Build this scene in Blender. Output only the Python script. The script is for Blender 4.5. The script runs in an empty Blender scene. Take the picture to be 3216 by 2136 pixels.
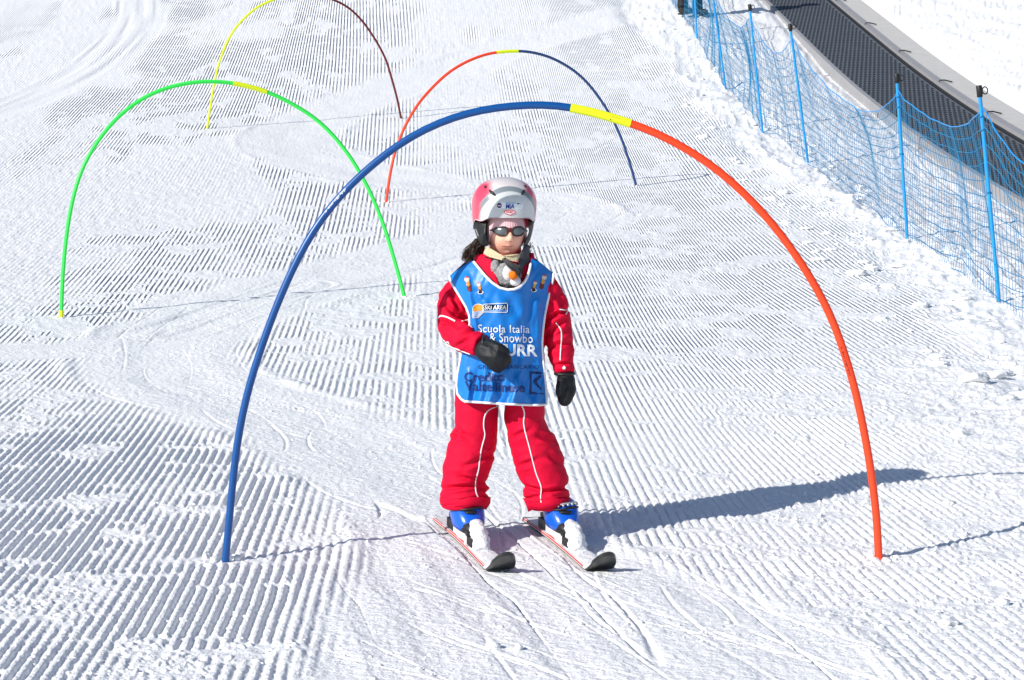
import bpy, bmesh, math, random
import numpy as np
from mathutils import Vector, Matrix, noise as mnoise
from mathutils.bvhtree import BVHTree

random.seed(7)
sc = bpy.context.scene
COL = sc.collection
R = math.radians

# ------------------------------------------------------------------ camera
F_PX, CAM_Z, PITCH = 6720.0, 0.967, R(-2.0)          # focal length in pixels of the 3216 px wide frame
cam = bpy.data.cameras.new('camera')
cam.sensor_width = 36.0
cam.lens = F_PX / 3216 * 36
cam.clip_end = 800
camo = bpy.data.objects.new('camera', cam)
camo.location = (0, 0, CAM_Z)
camo.rotation_euler = (R(90) + PITCH, 0, 0)
COL.objects.link(camo)
sc.camera = camo

# ------------------------------------------------------------------ sky, sun, exposure
SUN_EL, SUN_AZ = R(28.7), R(53)                      # light travels to the right and up the slope
w = bpy.data.worlds.new('World')
sc.world = w
w.use_nodes = True
nt = w.node_tree
sky = nt.nodes.new('ShaderNodeTexSky')
sky.sky_type = 'NISHITA'
sky.sun_disc = False
sky.sun_elevation = SUN_EL
sky.sun_rotation = math.pi + SUN_AZ
sky.altitude = 1800
sky.ozone_density = 1.1
bg = nt.nodes['Background']
bg.inputs[1].default_value = 0.11
nt.links.new(sky.outputs[0], bg.inputs[0])
sun = bpy.data.lights.new('sun', 'SUN')
sun.energy = 5.0
sun.angle = R(0.5)
sun.color = (1.0, 0.95, 0.88)
suno = bpy.data.objects.new('sun', sun)
SUN_DIR = Vector((math.sin(SUN_AZ) * math.cos(SUN_EL), math.cos(SUN_AZ) * math.cos(SUN_EL), -math.sin(SUN_EL)))
suno.rotation_euler = SUN_DIR.to_track_quat('-Z', 'Y').to_euler()
suno.location = (-8, -6, 9)
COL.objects.link(suno)
vs = sc.view_settings
vs.view_transform = 'Standard'
vs.look = 'None'
vs.exposure = 0.13
vs.gamma = 1.0
vs.use_curve_mapping = False

# ------------------------------------------------------------------ numpy noise
_rng = np.random.RandomState(11)
_LAT = _rng.rand(256, 256).astype(np.float32) * 2 - 1


def vn(x, y, seed=0):
    x = np.asarray(x, np.float64) + seed * 37.17
    y = np.asarray(y, np.float64) + seed * 91.73
    xi = np.floor(x); yi = np.floor(y)
    fx = (x - xi).astype(np.float32); fy = (y - yi).astype(np.float32)
    xi = xi.astype(np.int64); yi = yi.astype(np.int64)
    fx = fx * fx * (3 - 2 * fx); fy = fy * fy * (3 - 2 * fy)
    x0 = xi & 255; x1 = (xi + 1) & 255; y0 = yi & 255; y1 = (yi + 1) & 255
    a = _LAT[x0, y0]; b = _LAT[x1, y0]; c = _LAT[x0, y1]; d = _LAT[x1, y1]
    return (a + (b - a) * fx) * (1 - fy) + (c + (d - c) * fx) * fy


def fbm(x, y, seed=0, oct=3, gain=.5, lac=2.03):
    s = 0; a = 1.0
    for k in range(oct):
        s = s + a * vn(x, y, seed + k * 3)
        x = x * lac; y = y * lac; a *= gain
    return s


def sst(a, b, x):
    t = np.clip((x - a) / (b - a), 0, 1)
    return t * t * (3 - 2 * t)


# ------------------------------------------------------------------ the slope
SA, SB = .0819, .00845


def base_z(y):
    y = np.asarray(y, np.float64)
    yc = np.clip(y, -2.0, 29.0)
    z = SA * (yc - 7) + .5 * SB * (yc - 7) ** 2
    return z + np.where(y > 29, (SA + SB * 22) * (y - 29), 0)


PX = 3216 / 2361.0                                   # measurements were taken on a 2361 px wide copy


def ray(px, py):
    X = (px * PX - 1608) / F_PX; Y = -(py * PX - 1068) / F_PX
    c, s = math.cos(PITCH), math.sin(PITCH)
    return np.array([X, c - Y * s, s + Y * c])


def at(px, py, y):
    d = ray(px, py)
    p = d * (y / d[1])
    return Vector((p[0], p[1], p[2] + CAM_Z))


def gp(px, py):
    d = ray(px, py)
    t = np.arange(3, 120, .01)
    p = d[None, :] * t[:, None]
    k = np.argmax(p[:, 2] + CAM_Z < base_z(p[:, 1]))
    return Vector((p[k, 0], p[k, 1], float(base_z(p[k, 1]))))


def smooth_poly(pts, n):
    P = np.array(pts, float)
    for _ in range(3):                               # Chaikin corner cutting
        Q = np.empty((2 * len(P), P.shape[1]))
        Q[0::2] = np.vstack([P[:1], .75 * P[1:-1] + .25 * P[:-2], P[-2:-1] * .25 + P[-1:] * .75]) if False else np.vstack([P[:1], .75 * P[1:] + .25 * P[:-1]])
        Q[1::2] = np.vstack([.75 * P[:-1] + .25 * P[1:], P[-1:]])
        Q2 = [P[0]]
        for a, b in zip(P[:-1], P[1:]):
            Q2 += [a * .75 + b * .25, a * .25 + b * .75]
        Q2.append(P[-1])
        P = np.array(Q2)
    L = np.r_[0, np.cumsum(np.linalg.norm(np.diff(P, axis=0), axis=1))]
    s = np.linspace(0, L[-1], n)
    return np.stack([np.interp(s, L, P[:, k]) for k in range(P.shape[1])], 1)


def dist_poly(x, y, poly):
    best = np.full(x.shape, 1e9); sgn = np.zeros_like(best); arc = np.zeros_like(best)
    L = 0
    for a, b in zip(poly[:-1], poly[1:]):
        d = b - a; l = math.hypot(*d)
        if l < 1e-9:
            continue
        d = d / l
        rx = x - a[0]; ry = y - a[1]
        t = np.clip(rx * d[0] + ry * d[1], 0, l)
        qx = rx - t * d[0]; qy = ry - t * d[1]
        dd = qx * qx + qy * qy
        m = dd < best
        best[m] = dd[m]
        sgn[m] = (d[0] * ry - d[1] * rx)[m]
        arc[m] = (L + t)[m]
        L += l
    return np.sqrt(best), np.sign(sgn), arc


def px_track(pts, n):
    return smooth_poly([tuple(gp(*p))[:2] for p in pts], n)


TRACK = px_track([(1500, 20), (1350, 60), (1150, 110), (950, 180), (780, 240), (690, 285), (650, 320), (700, 360), (850, 395), (1050, 425), (1200, 440),
                  (1300, 465), (1270, 505), (1130, 545), (950, 590), (760, 640), (580, 690), (440, 750), (370, 810), (400, 870), (560, 930), (780, 990),
                  (960, 1080), (1080, 1190), (1180, 1300), (1330, 1480), (1480, 1660)], 110)
TRACK2 = px_track([(-300, 830), (0, 815), (200, 805), (380, 770), (520, 720), (700, 660)], 24)
TRACK3 = px_track([(-150, 330), (60, 235), (230, 150), (315, 60), (320, -20)], 24)
BOOTS = [(-.16, 7.31), (.16, 7.31)]
SKI_D = np.array([.25, -.968])


_ra = np.random.RandomState(21)
ARCS = []
for _k in range(95):
    _i = _ra.randint(40, len(TRACK) - 2)
    _p = TRACK[_i]; _t = TRACK[_i + 1] - TRACK[_i]
    if _p[1] > 14.5:
        continue
    ARCS.append((_p[0] + _ra.uniform(-.5, .5), _p[1] + _ra.uniform(-.5, .5), math.atan2(_t[1], _t[0]) + _ra.normal(0, .28), _ra.uniform(.25, .9), _ra.uniform(-.35, .35), _ra.uniform(.0025, .0055), _ra.uniform(.0028, .0055)))
for _k in range(26):                                 # marks fanning out below the skis
    ARCS.append((_ra.uniform(-.3, 1.1), _ra.uniform(5.4, 6.9), -1.05 + _ra.normal(0, .2), _ra.uniform(.25, .7), _ra.uniform(-.25, .25), _ra.uniform(.003, .0065), _ra.uniform(.0028, .0048)))


def belt_x(y):
    return 4.55 - .028 * (np.asarray(y) - 18)


def height(x, y, fine=True):
    """snow surface height; also returns the groove coordinate and how strongly grooves show"""
    x = np.asarray(x, np.float64); y = np.asarray(y, np.float64)
    z = base_z(y)
    # gentle roll
    z = z + .05 * vn(x * .22, y * .16, 1) * sst(8, 16, y) + .012 * vn(x * .8, y * .6, 2)
    # groomed part ends at a rough edge before the fence
    xe = 2.58 - sst(19, 26, y) * .5 - sst(26, 34, y) * .45 + .16 * vn(y * .9, x * .1, 3)
    rough = sst(xe - .12, xe + .22, x) * (1 - sst(4.0, 4.35, x))
    rough2 = np.clip(sst(1.35, 2.3, x) * (1 - sst(11.0, 12.6, y)), 0, 1)
    leftsoft = sst(-3.2, -5.5, x) * 0 + sst(6.0, 9.0, -x)
    # tracks
    d, sg, s = dist_poly(x, y, TRACK)
    d2, sg2, s2 = dist_poly(x, y, TRACK2)
    d3, sg3, s3 = dist_poly(x, y, TRACK3)
    hw = .44 + .12 * vn(s * .7, sg * 3.1, 5) + .1 * sst(5, 14, y) + .28 * sst(7.6, 6.0, y)
    t1 = 1 - sst(hw - .16, hw + .10, d + .05 * vn(x * 6, y * 4, 6))
    t2 = 1 - sst(.18, .42, d2 + .06 * vn(x * 5, y * 4, 7))
    t3 = (1 - sst(.25, .55, d3 + .1 * vn(x * 3, y * 3, 8)))
    tr = np.maximum(np.maximum(t1, t2), t3 * .8)
    # groove coordinate of the groomed pattern
    yy = np.minimum(y, 15.0) - 7
    u = x + .035 * (y - 7) + (.075 * sst(.25, 1.7, x)) * yy + .02 * sst(-.5, -3, x) * np.maximum(y - 12, 0) * 1.2
    u = u + .0022 * vn(x * 2.2, y * .8, 9) + .0016 * vn(x * 11, y * 7, 10)
    pitch = .0362
    # patches where the pattern has crumbled
    yl = 7 * np.log(np.maximum(y, 2.0) / 7) + 7                # keeps patches from being squashed far away
    brk = fbm(x * 1.5, yl * 2.6, 20, 3)
    brk2 = fbm(x * 4.5, yl * 6.5, 24, 4, .62)
    farpatch = sst(-.12, .38, vn(u * 1.0, y * .16, 30) + .55 * vn(u * 2.6, y * .5, 31) + .25 * vn(x * 6, yl * 5, 32)) * sst(10.5, 14, y) * (1 - .5 * sst(-.5, .8, x))
    k = 1 - sst(.20, .62, brk * .42 + .95 * brk2)
    k = k * (1 - .9 * farpatch)
    seam = sst(.90, .97, 1 - np.abs(vn(yl * 1.9 + .5 * vn(x * 1.1, yl * .7, 33), x * .22, 34)))
    k = k * (1 - .55 * seam * sst(0, .5, vn(x * 1.3, y * 1.1, 35)))
    k = k * (.72 + .28 * sst(-.5, .3, vn(x * 2.1, y * 1.4, 36)))
    k = k * (1 - tr) * (1 - rough) * (1 - .75 * rough2) * (1 - leftsoft)
    k = k * (1 - sst(4.0, 4.3, x)) * (1 - sst(-1.6, -2.4, x) * sst(11.3, 10.4, y) * 0)
    out_far = 1 - sst(8.8, 12.5, y)
    if not fine:
        return z, u / pitch, k, tr, rough
    c = .22 + .48 * sst(-.25, .9, x)    # grooves get narrower to the right
    wv = np.cos(u / pitch * 2 * math.pi)
    prof = np.clip((wv + c) * .95, -1, 1)
    prof = .5 * prof * (3 - prof * prof)
    amp = .0053 * (1 + .35 * vn(x * 4, y * 2.2, 12))
    edge = .0030 * vn(x * 70, y * 55, 13) * (1 - np.abs(prof)) + .0012 * vn(x * 120, y * 90, 14)
    z = z + k * out_far * (amp * (prof - .25) + edge * 1.6)
    # crumbs where broken
    crumb = np.clip(vn(x * 48, y * 40, 15) + .6 * vn(x * 95, y * 80, 16) - .25, 0, 1.2)
    z = z + (1 - k) * (1 - tr) * (1 - rough) * .0105 * crumb * (.35 + .65 * out_far)
    z = z + (1 - k) * (1 - tr) * .004 * vn(x * 22, y * 18, 17)
    # ski tracks: lengthwise scratches and edge grooves
    lat = sg * d + .05 * vn(s * .9, s * .0 + 4, 18) + .03 * vn(s * 2.7, 0 * s, 19)
    g1 = vn(lat * 34, s * .55, 40); g2 = vn(lat * 75, s * 1.3, 41); g3 = vn(lat * 15 + .6 * vn(s * .8, lat * 2, 43), s * .35, 42)
    scr = .0030 * g3 * (.3 + .7 * sst(-.2, .5, vn(x * .8, y * .6, 52))) + .0009 * g1 * sst(-.1, .5, vn(x * 1.7, y * 1.2, 51)) + .0005 * g2
    cut = -.010 * sst(.965, .995, 1 - np.abs(vn(lat * 9, s * .30, 44))) * sst(.0, .4, vn(lat * 5, s * .8, 45))
    z = z + t1 * (scr + cut - .006 * sst(.6, 0, d / np.maximum(hw, .1)))
    z = z + t1 * (.0016 * vn(x * 60, y * 50, 47) + .0035 * vn(x * 7, y * 5, 53) + .0045 * np.clip(vn(x * 42, y * 36, 54) - .45, 0, 1) * sst(-.1, .4, vn(x * 2, y * 1.6, 55)))
    z = z + .012 * np.exp(-((d - hw) / .05) ** 2) * (.5 + vn(s * 3, sg * 7, 46)) * (1 - rough)
    z = z + t2 * (.006 * vn(sg2 * d2 * 22, s2 * .5, 48) + .003 * vn(sg2 * d2 * 55, s2 * 1.0, 49)) + t3 * .01 * vn(sg3 * d3 * 16, s3 * .5, 50)
    for ax, ay, hd, ln, cu, dp, wd in ARCS:           # single ski edge marks
        m = (np.abs(x - ax) < ln) & (np.abs(y - ay) < ln)
        if not m.any():
            continue
        xm = x[m] - ax; ym = y[m] - ay
        al = xm * math.cos(hd) + ym * math.sin(hd); la = ym * math.cos(hd) - xm * math.sin(hd) - cu * al * al
        on = sst(-ln * .9, -ln * .6, al) * (1 - sst(ln * .6, ln * .9, al))
        z[m] += on * (-dp * np.exp(-(la / wd) ** 2) + dp * .30 * np.exp(-((la - wd * 2.6) / (wd * 1.5)) ** 2))
    # thin crossing edge cuts over the groomed part
    for q, (ax, ay, dx, dy) in enumerate([(1.0, .42, 30, 2.2), (.8, -.5, 26, 1.6), (1.0, .15, 18, 1.2)]):
        l = math.hypot(ax, ay)
        a = (ax * y + ay * x) / l; b = (ay * y - ax * x) / l
        cutl = sst(.985, .998, 1 - np.abs(vn(a * 2.3 + .15 * vn(b * .7, a * .3, 60 + q), b * .10, 61 + q)))
        z = z - .007 * cutl * sst(.25, .6, vn(a * 1.1, b * .45, 64 + q)) * (1 - rough)
    # rough, trodden snow along the fence
    rb = 1 - np.abs(vn(x * 2.6, y * 1.7, 70)); rb2 = 1 - np.abs(vn(x * 7.0, y * 5.0, 71))
    beh = 1 - .55 * sst(2.9, 3.3, x)
    rr = .042 * beh * (rb ** 3 - .4) + .016 * beh * (rb2 ** 3 - .3) + .05 * vn(x * 1.1, y * .7, 72) + .009 * vn(x * 19, y * 12, 73) + .006 * vn(x * 45, y * 38, 74) + .010 * beh * (1 - np.abs(vn(x * 4 + y * 2, y * 16, 79))) ** 3
    z = z + rough * (rr * (.75 + .25 * sst(11, 14, y)) + .0)
    r2 = .016 * vn(x * 3.2, y * 5.5, 75) + .010 * (1 - np.abs(vn(x * 6 + .5 * y, y * 13, 76))) ** 2 + .006 * vn(x * 17, y * 26, 77) + .003 * vn(x * 50, y * 55, 78)
    z = z + rough2 * (1 - rough) * r2
    # bed of the belt and the bank beyond
    bx = belt_x(y)
    inbelt = sst(bx - .36, bx - .20, x) * (1 - sst(bx + 1.26, bx + 1.4, x))
    z = z - inbelt * .05
    right = sst(bx + 1.28, bx + 1.6, x)
    z = z + right * (.06 + .022 * vn(x * 9 + y * 5, (y - x) * 1.6, 80) + .016 * vn(x * 23 + y * 9, y * 9, 81) + .03 * vn(x * .9, y * .8, 82))
    z = z + .16 * np.maximum(x - bx - 1.45, 0) * (1 - .3 * sst(8, 20, x))
    # flat under the skis, slight ridge pressed at each side
    for bx0, by0 in BOOTS:
        rx = x - bx0; ry = y - by0
        al = rx * SKI_D[0] + ry * SKI_D[1]; la = np.abs(rx * SKI_D[1] - ry * SKI_D[0])
        m = (1 - sst(.048, .075, la)) * sst(-.40, -.34, al) * (1 - sst(.45, .52, al))
        z = z * (1 - m) + (base_z(y) - .006) * m
    return z, u / pitch, k * (1 - out_far) * (1 + .9 * sst(-.8, -3.0, x) * sst(10, 13, y)), tr, rough


# ------------------------------------------------------------------ materials
MATS = {}


def mat(name, col, rough=.5, spec=.5, var=0, vscale=20, bump=0, bscale=60, coat=0, metal=0, sheen=0, sss=0):
    if name in MATS:
        return MATS[name]
    m = bpy.data.materials.new(name)
    m.use_nodes = True
    n = m.node_tree.nodes; l = m.node_tree.links
    b = n['Principled BSDF']
    b.inputs['Base Color'].default_value = (*col, 1)
    b.inputs['Roughness'].default_value = rough
    b.inputs['Specular IOR Level'].default_value = spec
    b.inputs['Metallic'].default_value = metal
    b.inputs['Coat Weight'].default_value = coat
    b.inputs['Coat Roughness'].default_value = .15
    b.inputs['Sheen Weight'].default_value = sheen
    if sss:
        b.inputs['Subsurface Weight'].default_value = sss
        b.inputs['Subsurface Radius'].default_value = (.010, .004, .002)
        b.inputs['Subsurface Scale'].default_value = 1.0
    tc = n.new('ShaderNodeTexCoord')
    if var:
        t = n.new('ShaderNodeTexNoise')
        t.inputs['Scale'].default_value = vscale
        t.inputs['Detail'].default_value = 4
        l.new(tc.outputs['Object'], t.inputs['Vector'])
        mx = n.new('ShaderNodeMix'); mx.data_type = 'RGBA'
        mx.inputs[6].default_value = (*[c * (1 - var) for c in col], 1)
        mx.inputs[7].default_value = (*[min(1, c * (1 + var)) for c in col], 1)
        l.new(t.outputs['Fac'], mx.inputs[0])
        l.new(mx.outputs[2], b.inputs['Base Color'])
    if bump:
        t = n.new('ShaderNodeTexNoise')
        t.inputs['Scale'].default_value = bscale
        t.inputs['Detail'].default_value = 3
        l.new(tc.outputs['Object'], t.inputs['Vector'])
        bp = n.new('ShaderNodeBump')
        bp.inputs['Strength'].default_value = bump
        bp.inputs['Distance'].default_value = .01
        l.new(t.outputs['Fac'], bp.inputs['Height'])
        l.new(bp.outputs[0], b.inputs['Normal'])
    MATS[name] = m
    return m


def snow_material():
    m = bpy.data.materials.new('snow'); m.use_nodes = True
    n = m.node_tree.nodes; l = m.node_tree.links
    b = n['Principled BSDF']
    b.inputs['Roughness'].default_value = .55
    b.inputs['Specular IOR Level'].default_value = .25
    geo = n.new('ShaderNodeNewGeometry')
    t = n.new('ShaderNodeTexNoise'); t.inputs['Scale'].default_value = 1.3; t.inputs['Detail'].default_value = 5
    l.new(geo.outputs['Position'], t.inputs['Vector'])
    mx = n.new('ShaderNodeMix'); mx.data_type = 'RGBA'
    mx.inputs[6].default_value = (.765, .78, .80, 1); mx.inputs[7].default_value = (.86, .865, .87, 1)
    l.new(t.outputs['Fac'], mx.inputs[0])
    l.new(mx.outputs[2], b.inputs['Base Color'])
    # grain, coarser crystals and the far groomed grooves as fine relief
    a1 = n.new('ShaderNodeAttribute'); a1.attribute_name = 'groove'
    a2 = n.new('ShaderNodeAttribute'); a2.attribute_name = 'groove_far'
    mul = n.new('ShaderNodeMath'); mul.operation = 'MULTIPLY'; mul.inputs[1].default_value = 2 * math.pi
    l.new(a1.outputs['Fac'], mul.inputs[0])
    co = n.new('ShaderNodeMath'); co.operation = 'COSINE'
    l.new(mul.outputs[0], co.inputs[0])
    m2 = n.new('ShaderNodeMath'); m2.operation = 'MULTIPLY'
    l.new(co.outputs[0], m2.inputs[0]); l.new(a2.outputs['Fac'], m2.inputs[1])
    gb = n.new('ShaderNodeTexNoise'); gb.inputs['Scale'].default_value = 6.5; gb.inputs['Detail'].default_value = 5; gb.inputs['Roughness'].default_value = .65
    l.new(geo.outputs['Position'], gb.inputs['Vector'])
    mr = n.new('ShaderNodeMapRange'); mr.inputs['From Min'].default_value = .36; mr.inputs['From Max'].default_value = .50
    l.new(gb.outputs['Fac'], mr.inputs['Value'])
    m3 = n.new('ShaderNodeMath'); m3.operation = 'MULTIPLY'
    l.new(m2.outputs[0], m3.inputs[0]); l.new(mr.outputs[0], m3.inputs[1])
    m2 = m3
    g1 = n.new('ShaderNodeTexNoise'); g1.inputs['Scale'].default_value = 120; g1.inputs['Detail'].default_value = 3
    l.new(geo.outputs['Position'], g1.inputs['Vector'])
    g2 = n.new('ShaderNodeTexNoise'); g2.inputs['Scale'].default_value = 38; g2.inputs['Detail'].default_value = 3
    l.new(geo.outputs['Position'], g2.inputs['Vector'])
    b1 = n.new('ShaderNodeBump'); b1.inputs['Strength'].default_value = 1.0; b1.inputs['Distance'].default_value = .0055
    l.new(m2.outputs[0], b1.inputs['Height'])
    g4 = n.new('ShaderNodeTexNoise'); g4.inputs['Scale'].default_value = 13; g4.inputs['Detail'].default_value = 4; g4.inputs['Roughness'].default_value = .7
    l.new(geo.outputs['Position'], g4.inputs['Vector'])
    b4 = n.new('ShaderNodeBump'); b4.inputs['Strength'].default_value = .25; b4.inputs['Distance'].default_value = .022
    l.new(g4.outputs['Fac'], b4.inputs['Height']); l.new(b1.outputs[0], b4.inputs['Normal'])
    b2 = n.new('ShaderNodeBump'); b2.inputs['Strength'].default_value = .6; b2.inputs['Distance'].default_value = .012
    l.new(g2.outputs['Fac'], b2.inputs['Height']); l.new(b4.outputs[0], b2.inputs['Normal'])
    b3 = n.new('ShaderNodeBump'); b3.inputs['Strength'].default_value = .7; b3.inputs['Distance'].default_value = .005
    l.new(g1.outputs['Fac'], b3.inputs['Height']); l.new(b2.outputs[0], b3.inputs['Normal'])
    l.new(b3.outputs[0], b.inputs['Normal'])
    return m


SNOW = snow_material()
M = dict(
    red=mat('red_suit_fabric', (.64, .003, .034), .70, .13, .10, 30, .22, 300),
    bib=mat('blue_bib_satin', (.004, .175, .58), .40, .38, .06, 25, .10, 90),
    white=mat('white_piping', (.82, .82, .84), .6, .3),
    navy_print=mat('navy_print', (.003, .022, .14), .45, .4),
    white_print=mat('white_print', (.80, .84, .90), .5, .3),
    black=mat('black_rubber', (.012, .012, .013), .5, .4, .2, 40),
    mitten=mat('black_mitten_nylon', (.007, .009, .011), .55, .3, .25, 60, .10, 160),
    skin=mat('skin', (.84, .43, .315), .5, .35, .07, 40, .05, 400, sss=.12),
    lip=mat('lip', (.47, .17, .15), .45, .4),
    hair=mat('dark_hair', (.050, .030, .020), .38, .5, .3, 80),
    pink=mat('pink_knit', (.72, .44, .47), .9, .1, .1, 60),
    beige=mat('beige_fleece', (.58, .50, .33), .9, .1, .15, 70, .5, 200),
    fur=mat('grey_fur', (.30, .30, .305), .95, .05, .6, 90, .8, 120),
    plush=mat('white_plush', (.68, .67, .70), .95, .05, .1, 60, .5, 200),
    orange=mat('orange_pompom', (.90, .20, .015), .85, .1, .2, 80, .5, 220),
    lens=mat('mirror_lens', (.11, .13, .135), .2, .6, metal=.35),
    frame=mat('dark_red_frame', (.10, .008, .008), .3, .5),
    frame2=mat('dark_frame', (.018, .012, .012), .3, .5),
    bluepole=mat('blue_pole_plastic', (.003, .070, .27), .32, .4, .05, 20),
    navypole=mat('navy_pole_plastic', (.012, .05, .17), .32, .5, .05, 20),
    redpole=mat('red_orange_pole_plastic', (.90, .060, .013), .42, .4, .05, 20),
    yellow=mat('yellow_plastic', (.80, .92, .014), .42, .4, .04, 20),
    green=mat('green_pole_plastic', (.045, .86, .10), .38, .4, .05, 20),
    maroon=mat('maroon_pole_plastic', (.13, .012, .012), .4, .4, .05, 20),
    post=mat('blue_fence_post', (.010, .27, .68), .4, .4, .08, 15),
    net=mat('blue_net_cord', (.018, .19, .38), .7, .2),
    bootblue=mat('blue_boot_shell', (.006, .105, .60), .28, .5, .05, 20, .04, 60),
    silver=mat('buckle_metal', (.55, .55, .56), .35, .5, metal=.6),
    skitop=mat('ski_top_white', (.72, .70, .70), .45, .4, .12, 30),
    skired=mat('ski_red', (.62, .035, .035), .45, .4),
    skibase=mat('ski_base_black', (.014, .014, .015), .35, .5),
    steel=mat('ski_edge_steel', (.45, .45, .46), .35, .5, metal=.8),
    belt=mat('belt_rubber', (.105, .12, .14), .6, .3, .3, 5, .2, 80),
    lug=mat('belt_lug_rubber', (.022, .025, .03), .6, .3, .3, 3),
    alu=mat('grey_metal_rail', (.30, .30, .31), .5, .4, .12, 8),
    plank=mat('pale_side_board', (.52, .51, .49), .7, .3, .10, 6, .2, 60),
    darkcloth=mat('black_trousers', (.012, .013, .018), .7, .3, .2, 20),
    teal=mat('teal_trousers', (.02, .16, .17), .7, .3, .2, 20),
    grey=mat('charcoal_jacket', (.06, .06, .07), .7, .3, .2, 20),
)


# ------------------------------------------------------------------ object helpers
ROOT_LOC = {}


def obj(name, verts, faces, m, parent=None, smooth=True, loc=None):
    me = bpy.data.meshes.new(name)
    L = Vector(loc) if loc is not None else Vector((0, 0, 0))
    me.from_pydata([tuple(Vector(v) - L) for v in verts], [], faces)
    me.update()
    if smooth:
        me.shade_smooth()
    ms = m if isinstance(m, (list, tuple)) else [m]
    for q in ms:
        me.materials.append(q)
    o = bpy.data.objects.new(name, me)
    COL.objects.link(o)
    o.location = L
    if loc is not None:
        ROOT_LOC[o.name] = L
    if parent is not None:
        o.parent = parent
        pl = ROOT_LOC.get(parent.name)
        if pl is not None:
            o.matrix_parent_inverse = Matrix.Translation(-pl)
    return o


def thing(name, loc, label, cat, group=None):
    o = bpy.data.objects.new(name, None)
    o.empty_display_size = .1
    o.location = loc
    COL.objects.link(o)
    ROOT_LOC[o.name] = Vector(loc)
    return tag(o, label, cat, group)


def tag(o, label, cat, group=None):
    o['label'] = label; o['category'] = cat
    if group:
        o['group'] = group
    return o


def tube(path, r, n=10, caps=True):
    """ring tube along a list of points; r is a number or a list"""
    P = [Vector(p) for p in path]
    rs = r if isinstance(r, (list, tuple, np.ndarray)) else [r] * len(P)
    V = []; Fc = []
    t0 = (P[1] - P[0]).normalized()
    up = Vector((0, 0, 1)) if abs(t0.z) < .9 else Vector((0, 1, 0))
    a = t0.cross(up).normalized()
    for i, p in enumerate(P):
        t = (P[min(i + 1, len(P) - 1)] - P[max(i - 1, 0)])
        t = t.normalized() if t.length > 1e-9 else t0
        a = (a - t * a.dot(t)).normalized()
        b = t.cross(a)
        for k in range(n):
            q = 2 * math.pi * k / n
            V.append(p + (a * math.cos(q) + b * math.sin(q)) * rs[i])
    for i in range(len(P) - 1):
        for k in range(n):
            Fc.append((i * n + k, i * n + (k + 1) % n, (i + 1) * n + (k + 1) % n, (i + 1) * n + k))
    if caps:                                         # end discs keep their own corners so the side shades evenly
        m = len(V)
        V += [v.copy() for v in V[:n]] + [v.copy() for v in V[(len(P) - 1) * n:len(P) * n]]
        Fc.append(tuple(range(m, m + n))[::-1])
        Fc.append(tuple(range(m + n, m + 2 * n)))
    return V, Fc


def join(*parts):
    V = []; Fc = []
    for v, f in parts:
        o = len(V)
        V += list(v); Fc += [tuple(i + o for i in q) for q in f]
    return V, Fc


def loft(rings, n=20):
    """rings: (centre, axis_u, axis_v) -> closed skin"""
    V = []; Fc = []
    for c, u, v in rings:
        c = Vector(c); u = Vector(u); v = Vector(v)
        for k in range(n):
            q = 2 * math.pi * k / n
            V.append(c + u * math.cos(q) + v * math.sin(q))
    m = len(rings)
    for i in range(m - 1):
        for k in range(n):
            Fc.append((i * n + k, i * n + (k + 1) % n, (i + 1) * n + (k + 1) % n, (i + 1) * n + k))
    Fc.append(tuple(range(n))[::-1]); Fc.append(tuple(range((m - 1) * n, m * n)))
    return V, Fc


def ellipsoid(c, rx, ry, rz, nu=20, nv=12, rot=None):
    V = []; Fc = []
    c = Vector(c)
    for j in range(nv + 1):
        th = math.pi * j / nv
        for i in range(nu):
            ph = 2 * math.pi * i / nu
            p = Vector((rx * math.sin(th) * math.cos(ph), ry * math.sin(th) * math.sin(ph), rz * math.cos(th)))
            V.append(c + (rot @ p if rot else p))
    for j in range(nv):
        for i in range(nu):
            Fc.append((j * nu + i, (j + 1) * nu + i, (j + 1) * nu + (i + 1) % nu, j * nu + (i + 1) % nu))
    return V, Fc


def box(c, sx, sy, sz, rot=None):
    c = Vector(c)
    V = []
    for x, y, z in [(-1, -1, -1), (1, -1, -1), (1, 1, -1), (-1, 1, -1), (-1, -1, 1), (1, -1, 1), (1, 1, 1), (-1, 1, 1)]:
        p = Vector((x * sx / 2, y * sy / 2, z * sz / 2))
        V.append(c + (rot @ p if rot else p))
    return V, [(0, 3, 2, 1), (4, 5, 6, 7), (0, 1, 5, 4), (1, 2, 6, 5), (2, 3, 7, 6), (3, 0, 4, 7)]


def remeshed(V, Fc, voxel, smooth=6):
    me = bpy.data.meshes.new('tmp'); me.from_pydata([tuple(v) for v in V], [], Fc); me.update()
    o = bpy.data.objects.new('tmp', me); COL.objects.link(o)
    md = o.modifiers.new('r', 'REMESH'); md.mode = 'VOXEL'; md.voxel_size = voxel
    if smooth:
        s = o.modifiers.new('s', 'SMOOTH'); s.iterations = smooth; s.factor = .5
    dg = bpy.context.evaluated_depsgraph_get(); dg.update()
    e = o.evaluated_get(dg)
    r = bpy.data.meshes.new_from_object(e)
    bpy.data.objects.remove(o); bpy.data.meshes.remove(me)
    vv = [v.co.copy() for v in r.vertices]; nn = [v.normal.copy() for v in r.vertices]
    ff = [tuple(p.vertices) for p in r.polygons]
    bpy.data.meshes.remove(r)
    return vv, nn, ff


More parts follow.
